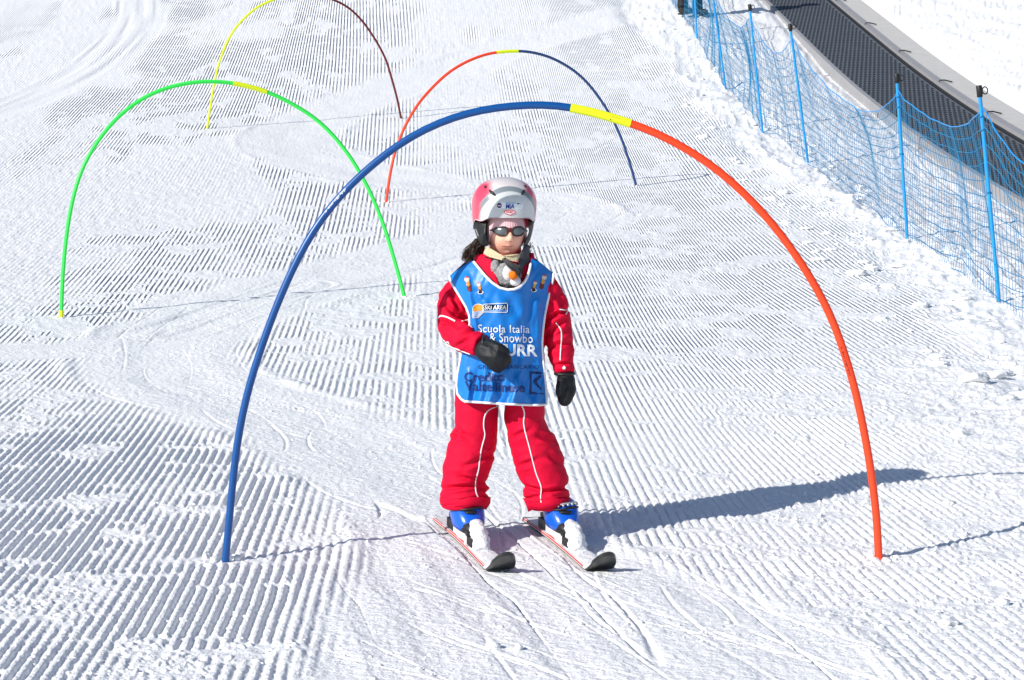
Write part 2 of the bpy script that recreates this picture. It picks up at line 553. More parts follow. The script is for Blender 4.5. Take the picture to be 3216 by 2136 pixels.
def catmull(pts, n):
    P = np.array(pts, float)
    L = np.r_[0, np.cumsum(np.linalg.norm(np.diff(P, axis=0), axis=1))]
    Q = np.vstack([2 * P[0] - P[1], P, 2 * P[-1] - P[-2]])
    out = []
    for s in np.linspace(0, L[-1], n):
        i = min(np.searchsorted(L, s, 'right') - 1, len(P) - 2)
        t = (s - L[i]) / (L[i + 1] - L[i])
        a, b, c, d = Q[i], Q[i + 1], Q[i + 2], Q[i + 3]
        out.append(.5 * (2 * b + (c - a) * t + (2 * a - 5 * b + 4 * c - d) * t * t + (3 * b - a - 3 * c + d) * t ** 3))
    return np.array(out)


def text2d(s, bold=0.0, shear=0.0, spacing=1.0):
    cu = bpy.data.curves.new('t', 'FONT'); cu.body = s; cu.offset = bold; cu.shear = shear
    cu.space_character = spacing; cu.resolution_u = 3
    o = bpy.data.objects.new('t', cu); COL.objects.link(o)
    dg = bpy.context.evaluated_depsgraph_get(); dg.update()
    me = bpy.data.meshes.new_from_object(o.evaluated_get(dg))
    bm = bmesh.new(); bm.from_mesh(me)
    bmesh.ops.triangulate(bm, faces=bm.faces[:])
    for lim in (.30, .16, .09):
        es = [e for e in bm.edges if e.calc_length() > lim]
        bmesh.ops.subdivide_edges(bm, edges=es, cuts=1)
        bmesh.ops.triangulate(bm, faces=[f for f in bm.faces if len(f.verts) > 3])
    V = [(v.co.x, v.co.y) for v in bm.verts]
    bm.verts.index_update()
    Fc = [tuple(v.index for v in f.verts) for f in bm.faces]
    bm.free(); bpy.data.meshes.remove(me); bpy.data.objects.remove(o); bpy.data.curves.remove(cu)
    a = np.array(V); mn = a.min(0); mxx = a.max(0)
    return a, Fc, mn, mxx


# ================================================================== THE SNOW SLOPE
def build_ground():
    core = np.linspace(-.285, .30, 1160)
    side = np.geomspace(.005, 2.6, 46)
    s = np.r_[core[0] - side[::-1], core, core[-1] + side]
    # rows: even in apparent height over the part in view
    q = np.linspace(1 / 5.25, 1 / 36.0, 900)
    y_in = 1 / q
    # blend: even spacing matters more far away on the steeper part
    y_in = np.interp(np.linspace(0, 1, 900), np.linspace(0, 1, 900), .72 * y_in + .28 * np.geomspace(5.25, 36, 900))
    y = np.r_[np.linspace(-14, 5.0, 40), y_in, 36 + np.geomspace(.3, 170, 46)]
    Sx, Y = np.meshgrid(s, y)
    X = Sx * np.maximum(Y, 4.2)
    x = X.ravel(); yy = Y.ravel()
    z, u, gf, tr, rough = height(x, yy)
    nr, nc = X.shape
    me = bpy.data.meshes.new('snow_slope')
    co = np.stack([x, yy, z], 1).astype(np.float32)
    me.vertices.add(len(co)); me.vertices.foreach_set('co', co.ravel())
    i = np.arange(nr * nc).reshape(nr, nc)
    fc = np.stack([i[:-1, :-1], i[:-1, 1:], i[1:, 1:], i[1:, :-1]], -1).reshape(-1, 4).astype(np.int32)
    nf = len(fc)
    me.loops.add(nf * 4); me.loops.foreach_set('vertex_index', fc.ravel())
    me.polygons.add(nf)
    me.polygons.foreach_set('loop_start', np.arange(0, nf * 4, 4, dtype=np.int32))
    me.update(calc_edges=True)
    me.shade_smooth()
    for nm, arr in (('groove', u), ('groove_far', gf)):
        a = me.attributes.new(nm, 'FLOAT', 'POINT'); a.data.foreach_set('value', arr.astype(np.float32))
    me.materials.append(SNOW)
    o = bpy.data.objects.new('snow_slope', me); COL.objects.link(o)
    o['kind'] = 'structure'
    o['label'] = 'groomed white snow slope with ridges and ski tracks'
    return o


build_ground()


def ground_z(x, y):
    return float(height(np.array([x]), np.array([y]))[0][0])


# loose crumbs and lumps of snow lying on the slope (uncountable)
def crumbs():
    rs = np.random.RandomState(5)
    pts = []
    n = 2600                                         # small crumbs over the groomed part
    yv = 1 / (rs.rand(n) * (1 / 5.3 - 1 / 15) + 1 / 15); xv = (rs.rand(n) * .54 - .26) * yv
    m = fbm(xv * 1.5, (7 * np.log(yv / 7) + 7) * 2.6, 20, 3) + .5 * rs.rand(n) > .25
    pts += [(a, b, .003 + .006 * rs.rand() ** 3) for a, b in zip(xv[m], yv[m])]
    n = 1500                                         # lumps along the fence
    yv = 8.5 + 24 * rs.rand(n) ** 1.6; xv = 2.15 + 1.2 * rs.rand(n) ** .8 - .02 * (yv - 14)
    pts += [(a, b, .005 + .032 * rs.rand() ** 5) for a, b in zip(xv, yv)]
    for fx, fy in ((-.936, 6.95), (1.207, 7.01), (-2.74, 13.0), (-.69, 13.82), (-1.10, 18.75), (1.14, 19.78)):
        for _ in range(16):
            a = rs.rand() * 6.28; d = .022 + .05 * rs.rand()
            pts.append((fx + d * math.cos(a), fy + d * math.sin(a), .004 + .010 * rs.rand() ** 2))
    pts += [(2.32, 10.75, .055), (2.46, 10.95, .05), (2.40, 10.3, .04), (2.55, 10.5, .055), (1.95, 9.3, .03), (1.62, 7.9, .022), (1.25, 6.1, .025), (-.05, 5.85, .02), (.02, 5.83, .018),
            (2.35, 14.6, .05), (2.5, 14.9, .045), (2.2, 15.3, .035), (1.46, 6.35, .02)]
    P = np.array(pts)
    z = height(P[:, 0], P[:, 1])[0]
    ico = bmesh.new(); bmesh.ops.create_icosphere(ico, subdivisions=1, radius=1)
    ico.verts.index_update()
    iv = np.array([v.co for v in ico.verts]); fi = [tuple(v.index for v in f.verts) for f in ico.faces]
    ico.free()
    ico2 = bmesh.new(); bmesh.ops.create_icosphere(ico2, subdivisions=3, radius=1)
    ico2.verts.index_update()
    iv2 = np.array([v.co for v in ico2.verts]); fi2 = [tuple(v.index for v in f.verts) for f in ico2.faces]
    ico2.free()
    V = []; Fc = []
    for (x, y, r), zz in zip(pts, z):
        big = r > .02
        a, f = (iv2, fi2) if big else (iv, fi)
        o = len(V)
        sc3 = np.array([.8 + .7 * rs.rand(), .7 + .5 * rs.rand(), .55 + .4 * rs.rand()]) * r
        off = rs.rand(3) * 50
        if big:
            d = np.array([1 + .5 * mnoise.noise(Vector(p * 1.3 + off)) + .28 * mnoise.noise(Vector(p * 3.1 + off)) + .12 * mnoise.noise(Vector(p * 7 + off)) for p in a])
            sc3 = sc3 * np.array([1.3, 1.0, .7])
        else:
            d = 1 + .5 * (rs.rand(len(a)) - .5)
        pv = a * d[:, None] * sc3 + np.array([x, y, zz + r * .22])
        V += [tuple(p) for p in pv]
        Fc += [tuple(i + o for i in q) for q in f]
    me = bpy.data.meshes.new('snow_crumbs'); me.from_pydata(V, [], Fc); me.update(); me.shade_smooth()
    me.materials.append(SNOW)
    o = bpy.data.objects.new('snow_crumbs', me); COL.objects.link(o)
    o['kind'] = 'stuff'; o['label'] = 'loose crumbs and lumps of snow on the slope'; o['category'] = 'snow'


crumbs()


# ================================================================== SLALOM ARCHES
def cv(pts, s, ox, oy):
    return [((ox + x / s) / PX, (oy + y / s) / PX) for x, y in pts]


A1 = cv([(112, 1537), (135, 1290), (150, 1150), (172, 1030), (200, 920), (228, 835), (265, 730), (310, 620), (355, 525), (410, 430), (475, 345), (555, 262), (635, 195), (715, 138), (800, 95), (880, 65), (960, 46), (1040, 35), (1130, 30), (1245, 37)], 1.045, 600, 300) + cv([(180, 88), (260, 117), (340, 157), (410, 198), (480, 248), (545, 305), (610, 370), (670, 440), (725, 515), (775, 590), (820, 670), (860, 755), (890, 845), (917, 930), (938, 1020), (955, 1100), (970, 1185), (983, 1270), (993, 1350), (1000, 1440), (1003, 1522)], 1.045, 1800, 300)
A2 = cv([(77, 1478), (82, 1330), (90, 1180), (103, 1040), (122, 900), (148, 770), (185, 645), (235, 535), (300, 435), (380, 335), (470, 255), (560, 195), (660, 150), (760, 122), (860, 106), (950, 103), (1085, 114), (1250, 156), (1350, 198), (1450, 252), (1540, 310), (1625, 385), (1700, 470), (1765, 560), (1825, 660), (1880, 770), (1925, 880), (1965, 990), (2000, 1110), (2035, 1230), (2068, 1360)], 1.845, 150, 200)
A3 = cv([(234, 1120), (255, 970), (285, 830), (330, 700), (385, 590), (450, 490), (530, 400), (620, 315), (710, 255), (800, 212), (880, 186), (953, 172), (1085, 165), (1180, 175), (1280, 202), (1370, 245), (1450, 297), (1530, 370), (1600, 460), (1660, 550), (1710, 640), (1755, 745), (1790, 850), (1815, 930), (1837, 1010)], 2.053, 1100, 80)
A4 = cv([(1097, 682), (1115, 560), (1135, 440), (1155, 350), (1185, 265), (1225, 180), (1285, 105), (1360, 40), (1440, 2), (1530, -25), (1610, -32), (1690, -24), (1760, -3), (1830, 30), (1895, 85), (1955, 160), (2005, 240), (2045, 320), (2075, 420), (2100, 510), (2120, 608)], 1.686, 0, 0)


def arch_curve(A):
    a = gp(*A[0]); b = gp(*A[-1])
    n = Vector((-(b - a).y, (b - a).x, 0)); o = Vector((0, 0, CAM_Z))
    P = []
    for x, y in A:
        d = Vector(ray(x, y))
        P.append(o + d * (n.dot(a - o) / n.dot(d)))
    P = np.array(P)
    P = catmull(P, 160)
    for _ in range(10):                              # a sprung rod bends smoothly
        P[1:-1] = .5 * P[1:-1] + .25 * (P[2:] + P[:-2])
    t0 = P[0] - P[1]; t1 = P[-1] - P[-2]
    P = np.vstack([P[0] + t0 / np.linalg.norm(t0) * .10, P, P[-1] + t1 / np.linalg.norm(t1) * .10])
    return P


def sub(P, a, b):
    L = np.r_[0, np.cumsum(np.linalg.norm(np.diff(P, axis=0), axis=1))]
    n = max(4, int(90 * (b - a)))
    s = np.linspace(a * L[-1], b * L[-1], n)
    return np.stack([np.interp(s, L, P[:, k]) for k in range(3)], 1)


def frac_at(P, px):
    """fraction of the length where the arch passes the given column, near its top"""
    L = np.r_[0, np.cumsum(np.linalg.norm(np.diff(P, axis=0), axis=1))]
    c = np.array([1608 / PX + F_PX / PX * p[0] / (p[1] * math.cos(PITCH) + (p[2] - CAM_Z) * math.sin(PITCH)) for p in P])
    k = np.argmin(np.abs(c - px) + np.where(P[:, 2] < P[:, 2].mean(), 1e4, 0))
    return L[k] / L[-1]


def arch_text(P, f0, f1, s, m, parent, r, phase, h):
    """lettering wrapped round the rod between two fractions of its length"""
    a, Fc, mn, mx = text2d(s, .012)
    L = np.r_[0, np.cumsum(np.linalg.norm(np.diff(P, axis=0), axis=1))]
    V = []
    for x, y in a:
        t = (x - mn[0]) / (mx[0] - mn[0])
        sl = (f0 + (f1 - f0) * t) * L[-1]
        c = Vector([np.interp(sl, L, P[:, k]) for k in range(3)])
        c2 = Vector([np.interp(sl + .01, L, P[:, k]) for k in range(3)])
        tg = (c2 - c).normalized() * (1 if f1 > f0 else -1)
        view = (Vector((0, 0, CAM_Z)) - c).normalized()
        side = tg.cross(view).normalized() * -1
        view = side.cross(tg).normalized()
        if view.dot(Vector((0, 0, CAM_Z)) - c) < 0:
            view = -view
        ang = phase + (y - (mn[1] + mx[1]) / 2) * h / r
        V.append(c + (view * math.cos(ang) + side * math.sin(ang)) * (r + .0006))
    return obj('lettering', V, Fc, m, parent, False)


def arch(A, segs, label, rad=.0125):
    P = arch_curve(A)
    base = (Vector(P[0]) + Vector(P[-1])) / 2
    base.z = float(base_z(base.y))
    root = thing('slalom_arch', base, label, 'arch', 'slalom arches on the slope')
    for nm, a, b, m, r in segs:
        if a is None: a = 0
        v, f = tube(sub(P, a, b), r, 18)
        o = obj(nm, v, f, m, root)
        if nm == 'sleeve' and A is A1:
            Q = sub(P, a, b)
            for fr, dz, rr in ((.93, -.006, .0022),):
                c = Vector(Q[int(fr * (len(Q) - 1))]); view = (Vector((0, 0, CAM_Z)) - c).normalized()
                up = Vector((0, 0, 1)); up = (up - view * up.dot(view)).normalized()
                v, f = ellipsoid(c + view * math.sqrt(r * r - dz * dz) + up * dz, rr, .0012, rr, 10, 6)
                obj('rivet_hole', v, f, M['black'], o)
            k0 = int(.70 * (len(Q) - 1)); q = [Vector(p) for p in Q[k0:k0 + 2]]
            v, f = tube([p + (Vector((0, 0, CAM_Z)) - p).normalized() * (r * .94) + Vector((0, 0, .005)) for p in (q[0], q[0].lerp(q[1], .5))], .0008, 6)
            obj('scuff_mark', v, f, M['black'], o)
    return root, P


P1 = arch_curve(A1); s1 = frac_at(P1, 1315); s2 = frac_at(P1, 1450)
r1, P1 = arch(A1, [('pole', 0, s1, M['bluepole'], .0125), ('pole', s2, 1, M['redpole'], .0129), ('sleeve', s1 - .002, s2 + .002, M['yellow'], .0146)],
              'nearest arch, blue and orange-red rod with yellow sleeve, standing over the child')
# the maker's mark on both halves
fa = frac_at(P1, 752); fb = frac_at(P1, 797)
arch_text(P1, fa, fb, '» eurogripp', M['white_print'], r1.children[0], .0125, .35, .011)


def frac_y(P, py, right=True):
    L = np.r_[0, np.cumsum(np.linalg.norm(np.diff(P, axis=0), axis=1))]
    k0 = np.argmax(P[:, 2])
    best = None
    for k, p in enumerate(P):
        if (k > k0) != right:
            continue
        D = p[1] * math.cos(PITCH) + (p[2] - CAM_Z) * math.sin(PITCH); Y = -p[1] * math.sin(PITCH) + (p[2] - CAM_Z) * math.cos(PITCH)
        e = abs((1068 - F_PX * Y / D) / PX - py)
        if best is None or e < best[0]:
            best = (e, L[k] / L[-1])
    return best[1]


arch_text(P1, frac_y(P1, 797), frac_y(P1, 873), '» eurogripp', M['black'], r1.children[1], .0129, -.30, .0115)
P2 = arch_curve(A2); s1 = frac_at(P2, 541); s2 = frac_at(P2, 608); sb = frac_y(P2, 718, False)
arch(A2, [('pole_tip', 0, sb, M['yellow'], .0135), ('pole', sb, s1, M['green'], .0125), ('pole', s2, 1, M['green'], .0125), ('sleeve', s1 - .002, s2 + .002, M['yellow'], .0150)],
     'bright green arch with yellow sleeve and yellow foot, left of the child')
P3 = arch_curve(A3); s1 = frac_at(P3, 1148); s2 = frac_at(P3, 1195)
arch(A3, [('pole', 0, s1, M['redpole'], .0125), ('pole', s2, 1, M['navypole'], .0125), ('sleeve', s1 - .002, s2 + .002, M['yellow'], .0150)],
     'orange-red and navy arch with yellow sleeve, up the slope behind the helmet')
P4 = arch_curve(A4); s1 = frac_at(P4, 685); s2 = frac_at(P4, 728)
arch(A4, [('pole', 0, s1, M['yellow'], .0125), ('pole', s2, 1, M['maroon'], .0125), ('sleeve', s1 - .002, s2 + .002, M['yellow'], .0150)],
     'farthest arch, yellow on one side and dark maroon on the other, top cut off')


# ================================================================== SAFETY FENCE
POSTS = [None, ((2305, 712), (2257, 197)), ((2092, 556), (2067, 170)), ((1862, 368), (1821, 55)), ((1757, 295), (1728, 10)), ((1672, 195), (1636, -62)), ((1607, 93), (1596, -128)), None, None]
post_pts = []
for i, q in enumerate(POSTS):
    if q is None:
        y = {0: 10.35, 7: 34.0, 8: 38.5}[i]; x = {0: 3.12, 7: 2.42, 8: 2.3}[i]
        b = Vector((x, y, float(base_z(y)))); t = b + Vector((-.1, 0, 1.36))
    else:
        b = gp(*q[0]); t = at(q[1][0], q[1][1], b.y)
    post_pts.append((b, t))
fence = thing('safety_net_fence', post_pts[3][0], 'blue safety net hung on thin blue posts along the right edge of the slope', 'fence')
for i, (b, t) in enumerate(post_pts):
    d = (t - b).normalized()
    v, f = tube([b - d * .15, b + d * .3, b + d * .7, t - d * .05], .0125, 12)
    o = obj('post', v, f, M['post'], fence)
    cap = tube([t - d * .075, t - d * .07, t - d * .005, t], [.013, .0185, .0195, .017], 12)
    side = Vector((1, 0, 0)) - d * d.x
    ring = [t - d * .035 + side * .018 + side * (.019 + .019 * -math.cos(k / 12 * 2 * math.pi)) * .9 + d * .023 * math.sin(k / 12 * 2 * math.pi) for k in range(13)]
    hook = tube(ring, .0042, 6)
    obj('cap', *join(cap, hook), M['black'], o)
    if i in (1, 2):                                  # knots of cord round the post
        for q in (.86, .80, .52):
            c = b.lerp(t, q)
            obj('cord_knot', *tube([c + Vector((.0155 * math.cos(a), .0155 * math.sin(a), .006 * math.sin(3 * a))) for a in np.linspace(0, 6.28, 14)], .003, 5), M['net'], o)
SAG = [.36, .18, .36, .26, .30, .32, .36, .4]
rsn = np.random.RandomState(3)
for i in range(len(post_pts) - 1):
    (b0, t0), (b1, t1) = post_pts[i], post_pts[i + 1]
    h0 = .90; h1 = .90
    a0 = b0.lerp(t0, h0); a1 = b1.lerp(t1, h1)
    span = (b1 - b0).length
    nc = int(span / .066); nr = 12
    bul = rsn.uniform(.05, .16) * (1 if span > 2.5 else .5)
    ph = rsn.rand() * 6; skew = rsn.uniform(.75, 1.3)

    def netpt(s, t, a0=a0, a1=a1, b0=b0, b1=b1, i=i, bul=bul, ph=ph, skew=skew):
        # t 0 at the top cord, 1 at the snow
        ss = s ** skew
        sag = 4 * ss * (1 - ss)
        top = a0.lerp(a1, s) - Vector((0, 0, SAG[i] * sag))
        bot = b0.lerp(b1, s)
        bot = Vector((bot.x, bot.y, float(base_z(bot.y)) - .04 + .10 * sag * (.4 + .6 * math.sin(5 * s + ph) ** 2)))
        p = top.lerp(bot, t)
        p.x += bul * math.sin(math.pi * ss) * math.sin(math.pi * min(1, t * .8 + .2)) * (1 + .3 * math.sin(9 * s + ph))
        p.x += .006 * math.sin(23 * s + 3 * t + ph) + .004 * math.sin(47 * s + 9 * t)
        p.z += .010 * math.sin(15 * s + 7 * t + ph) * t * (1 - .3 * t) + .008 * math.sin(31 * s - 11 * t) * t * (1 - t)
        p.y += .005 * math.sin(40 * t + 13 * s + ph)
        return p
    parts = []
    far = b0.y > 22
    rr = .0017 if not far else .0019
    for c in range(1, nc):
        s = (c + rsn.uniform(-.12, .12)) / nc
        parts.append(tube([netpt(s, t) for t in np.linspace(0, 1, nr * 2 + 1)], rr, 4, False))
    for r in range(1, nr + 1):
        parts.append(tube([netpt(s, min(1, r / nr)) for s in np.linspace(0, 1, nc * 2 + 1)], rr * 1.75, 4, False))
    if not far:                                      # knots where cords cross
        for c in range(1, nc):
            for r in range(1, nr):
                p = netpt(c / nc, r / nr)
                parts.append(ellipsoid(p, .0042, .0042, .0042, 5, 3))
    pan = obj('net_panel', *join(*parts), M['net'], fence)
    pan['kind'] = 'stuff'
    v, f = tube([netpt(s, 0) for s in np.linspace(0, 1, nc * 3 + 1)], .0042, 6)
    obj('top_cord', v, f, M['post'], pan)
# loose end of cord lying on the snow and a guy line
c = gp(2285, 655)
pl = [c + Vector((x, y, z)) for x, y, z in [(.16, .0, .06), (.09, -.03, .04), (.04, .03, .035), (-.02, -.02, .05), (-.06, .02, .03), (-.12, -.03, .025), (-.17, .0, .02), (-.20, .02, .03), (-.17, .03, .025), (-.10, .0, .02)]]
v, f = tube(catmull(pl, 40), .003, 5)
obj('loose_cord', v, f, M['net'], fence)
g0 = post_pts[6][0] + Vector((0, 0, .02)); g1 = post_pts[5][0] + Vector((.75, 2.0, .75))
v, f = tube([g0.lerp(g1, k / 12) - Vector((0, 0, .06 * math.sin(math.pi * k / 12))) for k in range(13)], .004, 5)
obj('guy_cord', v, f, M['net'], fence)


# ================================================================== CONVEYOR BELT
def strip(xa, xb, za, zb, y0, y1, step=.4):
    ys = np.arange(y0, y1 + 1e-6, step)
    V = []; Fc = []
    for y in ys:
        x0 = float(belt_x(y)); z = float(base_z(y))
        V += [(x0 + xa, y, z + za), (x0 + xb, y, z + za), (x0 + xb, y, z + zb), (x0 + xa, y, z + zb)]
    for i in range(len(ys) - 1):
        for k in range(4):
            Fc.append((i * 4 + k, i * 4 + (k + 1) % 4, i * 4 + 4 + (k + 1) % 4, i * 4 + 4 + k))
    Fc.append((0, 3, 2, 1)); n = (len(ys) - 1) * 4; Fc.append((n, n + 1, n + 2, n + 3))
    return V, Fc


Y0, Y1 = 12.0, 50.0
cb = Vector((float(belt_x(24)) + .4, 24, float(base_z(24))))
carpet = thing('conveyor_belt_lift', cb, 'dark rubber conveyor belt with pale side boards running up behind the net fence', 'conveyor')
belt = obj('belt', *strip(-.13, .80, -.12, .030, Y0, Y1), M['belt'], carpet, False)
LV = []; LF = []
row = 0
yv = Y0 + .05
while yv < Y1:
    n = 16
    for k in range(n):
        xk = -.10 + (k + (.5 if row % 2 else 0)) * (.87 / n) + .008
        x0 = float(belt_x(yv)); z = float(base_z(yv)); s = (float(base_z(yv + .05)) - float(base_z(yv - .05))) / .1
        a, b, h = .0165, .040, .030
        o = len(LV)
        for dx, dy, dz in [(-a, -b, 0), (a, -b, 0), (a, b, 0), (-a, b, 0), (-a * .7, -b * .85, .007), (a * .7, -b * .85, .007), (a * .7, b * .85, .007), (-a * .7, b * .85, .007)]:
            LV.append((x0 + xk + dx, yv + dy, z + h + dz + s * dy))
        LF += [tuple(o + q for q in f) for f in [(4, 5, 6, 7), (0, 1, 5, 4), (1, 2, 6, 5), (2, 3, 7, 6), (3, 0, 4, 7)]]
    row += 1
    yv += .135
lg = obj('tread_lugs', LV, LF, M['lug'], belt, False); lg['kind'] = 'stuff'
obj('rail', *strip(-.19, -.134, -.12, .050, Y0, Y1), M['alu'], carpet, False)
obj('rubber_edge', *strip(.802, .85, -.12, .045, Y0, Y1), M['black'], carpet, False)
obj('rail', *strip(.853, .95, -.12, .085, Y0, Y1), M['alu'], carpet, False)
yv = Y0
while yv < Y1 - .1:
    y2 = min(yv + 2.35, Y1)
    pb = obj('side_board', *strip(.954, 1.29, -.12, .072, yv + .006, y2 - .006, (y2 - yv - .012) / 6), M['plank'], carpet, False)
    zc = float(base_z(y2)); xc = float(belt_x(y2))
    if y2 < Y1 - .5:
        v, f = tube([(xc + .87, y2, zc + .084), (xc + .87, y2, zc + .108), (xc + .93, y2, zc + .112), (xc + 1.03, y2, zc + .088)], .008, 6)
        obj('clamp', v, f, M['black'], pb)
    yv = y2


# ================================================================== THE CHILD
YB = 7.30                                            # distance of the child's body axis
PPM = F_PX / PX / YB                                 # measured pixels per metre at that distance


def G(px, py, dy=0):
    return at(px, py, YB + dy)


def m_(px):
    return px / PPM


def rows_loft(rows, dr, dyc=0, n=28):
    """rows: (py, left px, right px[, depth radius px, depth offset m])"""
    rg = []
    for r in rows:
        py, a, b = r[:3]
        d = r[3] if len(r) > 3 else dr
        dy = r[4] if len(r) > 4 else dyc
        c = G((a + b) / 2, py, dy)
        rg.append((c, (m_((b - a) / 2), 0, 0), (0, m_(d), 0)))
    return loft(rg, n)


left_leg = rows_loft([(860, 1052, 1156, 56), (905, 1050, 1151, 58), (938, 1049, 1149, 58), (980, 1049, 1147, 56), (1009, 1037, 1145, 56), (1037, 1029, 1141, 57), (1079, 1021, 1132, 56), (1100, 1022, 1123, 53), (1112, 1020, 1120, 52), (1126, 1017, 1123, 54), (1149, 1016, 1128, 57), (1160, 1017, 1124, 57), (1170, 1019, 1112, 55)], 55)
right_leg = rows_loft([(860, 1160, 1258, 56), (905, 1163, 1257, 58), (938, 1164, 1256, 58), (966, 1162, 1254, 57), (994, 1170, 1265, 56), (1017, 1173, 1286, 57), (1050, 1182, 1298, 57), (1084, 1190, 1305, 56), (1105, 1198, 1313, 54), (1118, 1206, 1306, 52), (1143, 1206, 1313, 56), (1163, 1218, 1312, 54), (1172, 1222, 1308, 50)], 55)
torso = rows_loft([(598, 1122, 1212, 38), (612, 1095, 1236, 46), (630, 1062, 1262, 52), (660, 1054, 1266, 57), (700, 1060, 1262, 60), (760, 1068, 1256, 62), (830, 1064, 1254, 62), (890, 1056, 1256, 60), (912, 1070, 1240, 48), (922, 1100, 1210, 30)], 60)


def limb(pts, n=22):
    """pts: (px, py, radius px, dy)"""
    P = [G(a, b, d) for a, b, r, d in pts]
    rad = [m_(r) for _, _, r, _ in pts]
    Q = catmull([(*p, r) for p, r in zip(P, rad)], 26)
    return tube([q[:3] for q in Q], [q[3] for q in Q], n)


arm_r = limb([(1078, 648, 28, .03), (1051, 680, 33, .004), (1043, 715, 33, -.015), (1043, 752, 33, -.03), (1058, 772, 31, -.075), (1082, 786, 29, -.115), (1109, 797, 25.5, -.15)])
arm_l = limb([(1240, 644, 30, .03), (1264, 676, 31, .012), (1281, 712, 29, .01), (1287, 765, 31, .01), (1294, 815, 29, -.01), (1299, 842, 24, -.02), (1301, 858, 22, -.025)])
nk = loft([(G(1166, 640, .01), (m_(42), 0, 0), (0, m_(38), 0)), (G(1166, 560, .01), (m_(36), 0, 0), (0, m_(36), 0))], 18)
V, N, Fc = remeshed(*join(left_leg, right_leg, torso, arm_r, arm_l, nk), .0046, 3)


def to_px(p):
    D = p[1] * math.cos(PITCH) + (p[2] - CAM_Z) * math.sin(PITCH); Y = -p[1] * math.sin(PITCH) + (p[2] - CAM_Z) * math.cos(PITCH)
    return (1608 + F_PX * p[0] / D) / PX, (1068 - F_PX * Y / D) / PX


def crease(v):
    x, y, z = v
    a = mnoise.noise(Vector((x * 9 + 3, y * 9, z * 30)))
    b = mnoise.noise(Vector((x * 16 + z * 9, y * 14 + 7, z * 22 - x * 12)))
    c = mnoise.noise(Vector((x * 5, y * 5, z * 7 + 20)))
    d = mnoise.noise(Vector((x * 24 - z * 16, y * 20, z * 40 + x * 20)))
    return (1 - abs(a) * 2.4) * .6 + (1 - abs(b) * 2.2) * .5 + (.5 - abs(d)) * .45, c


# drawn folds: knee, hem and elbow creases of the suit (start, end, width px, depth m)
CREASE = [((1020, 1128), (1105, 1116), 5, -.010), ((1060, 1100), (1120, 1112), 5, -.008), ((1030, 1160), (1100, 1150), 4, -.007), ((1104, 1124), (1128, 1138), 4, -.009), ((1035, 1015), (1070, 1000), 5, -.006),
          ((1050, 985), (1085, 1015), 6, -.006), ((1100, 1060), (1140, 1045), 6, -.006), ((1070, 1075), (1112, 1060), 6, -.005),
          ((1208, 1122), (1255, 1132), 5, -.010), ((1230, 1140), (1312, 1122), 5, -.010), ((1212, 1150), (1262, 1142), 4, -.008), ((1250, 1160), (1312, 1148), 4, -.008), ((1240, 1005), (1282, 1020), 6, -.008),
          ((1195, 1075), (1240, 1060), 6, -.005), ((1180, 1010), (1225, 990), 6, -.005), ((1262, 1045), (1300, 1075), 7, -.006),
          ((1016, 742), (1060, 752), 5, -.013), ((1050, 720), (1090, 745), 6, -.010), ((1025, 700), (1060, 735), 6, -.008), ((1060, 775), (1100, 760), 5, -.008), ((1050, 800), (1085, 780), 5, -.007), ((1040, 670), (1060, 720), 6, -.007),
          ((1262, 735), (1308, 715), 5, -.010), ((1265, 770), (1300, 740), 6, -.009), ((1268, 800), (1312, 790), 6, -.008), ((1280, 842), (1318, 836), 4, -.008), ((1262, 690), (1285, 730), 6, -.007), ((1290, 680), (1300, 720), 6, -.006)]


def folds(px, py):
    d = 0
    for (x0, y0), (x1, y1), wd, am in CREASE:
        if abs(py - (y0 + y1) / 2) > 45:
            continue
        q = ((px - x0) * (x1 - x0) + (py - y0) * (y1 - y0)) / ((x1 - x0) ** 2 + (y1 - y0) ** 2)
        qc = max(0, min(1, q))
        dx = px - (x0 + qc * (x1 - x0)); dy = py - (y0 + qc * (y1 - y0))
        r2 = (dx * dx + dy * dy) / wd ** 2
        am = am * 1.5
        d += am * math.exp(-r2) * math.sin(math.pi * (.15 + .7 * qc)) - am * .55 * math.exp(-((math.sqrt(r2) - 1.7) / .8) ** 2) * math.sin(math.pi * qc)
    return d


V2 = []
for v, nrm in zip(V, N):
    px, py = to_px(v)
    k = .0022
    if py > 960: k = .0016 + .0018 * min(1, (py - 960) / 130)
    if 640 < py < 860 and (px < 1112 or px > 1250): k = .0042
    cr, c = crease(v)
    V2.append(v + nrm * (k * cr + .004 * c + folds(px, py)))
# the head: a sphere grid shaped into a child's face, turned a little to the right of the picture
HC = G(1166, 538, -.005)
YAW = Matrix.Rotation(R(11), 3, 'Z')


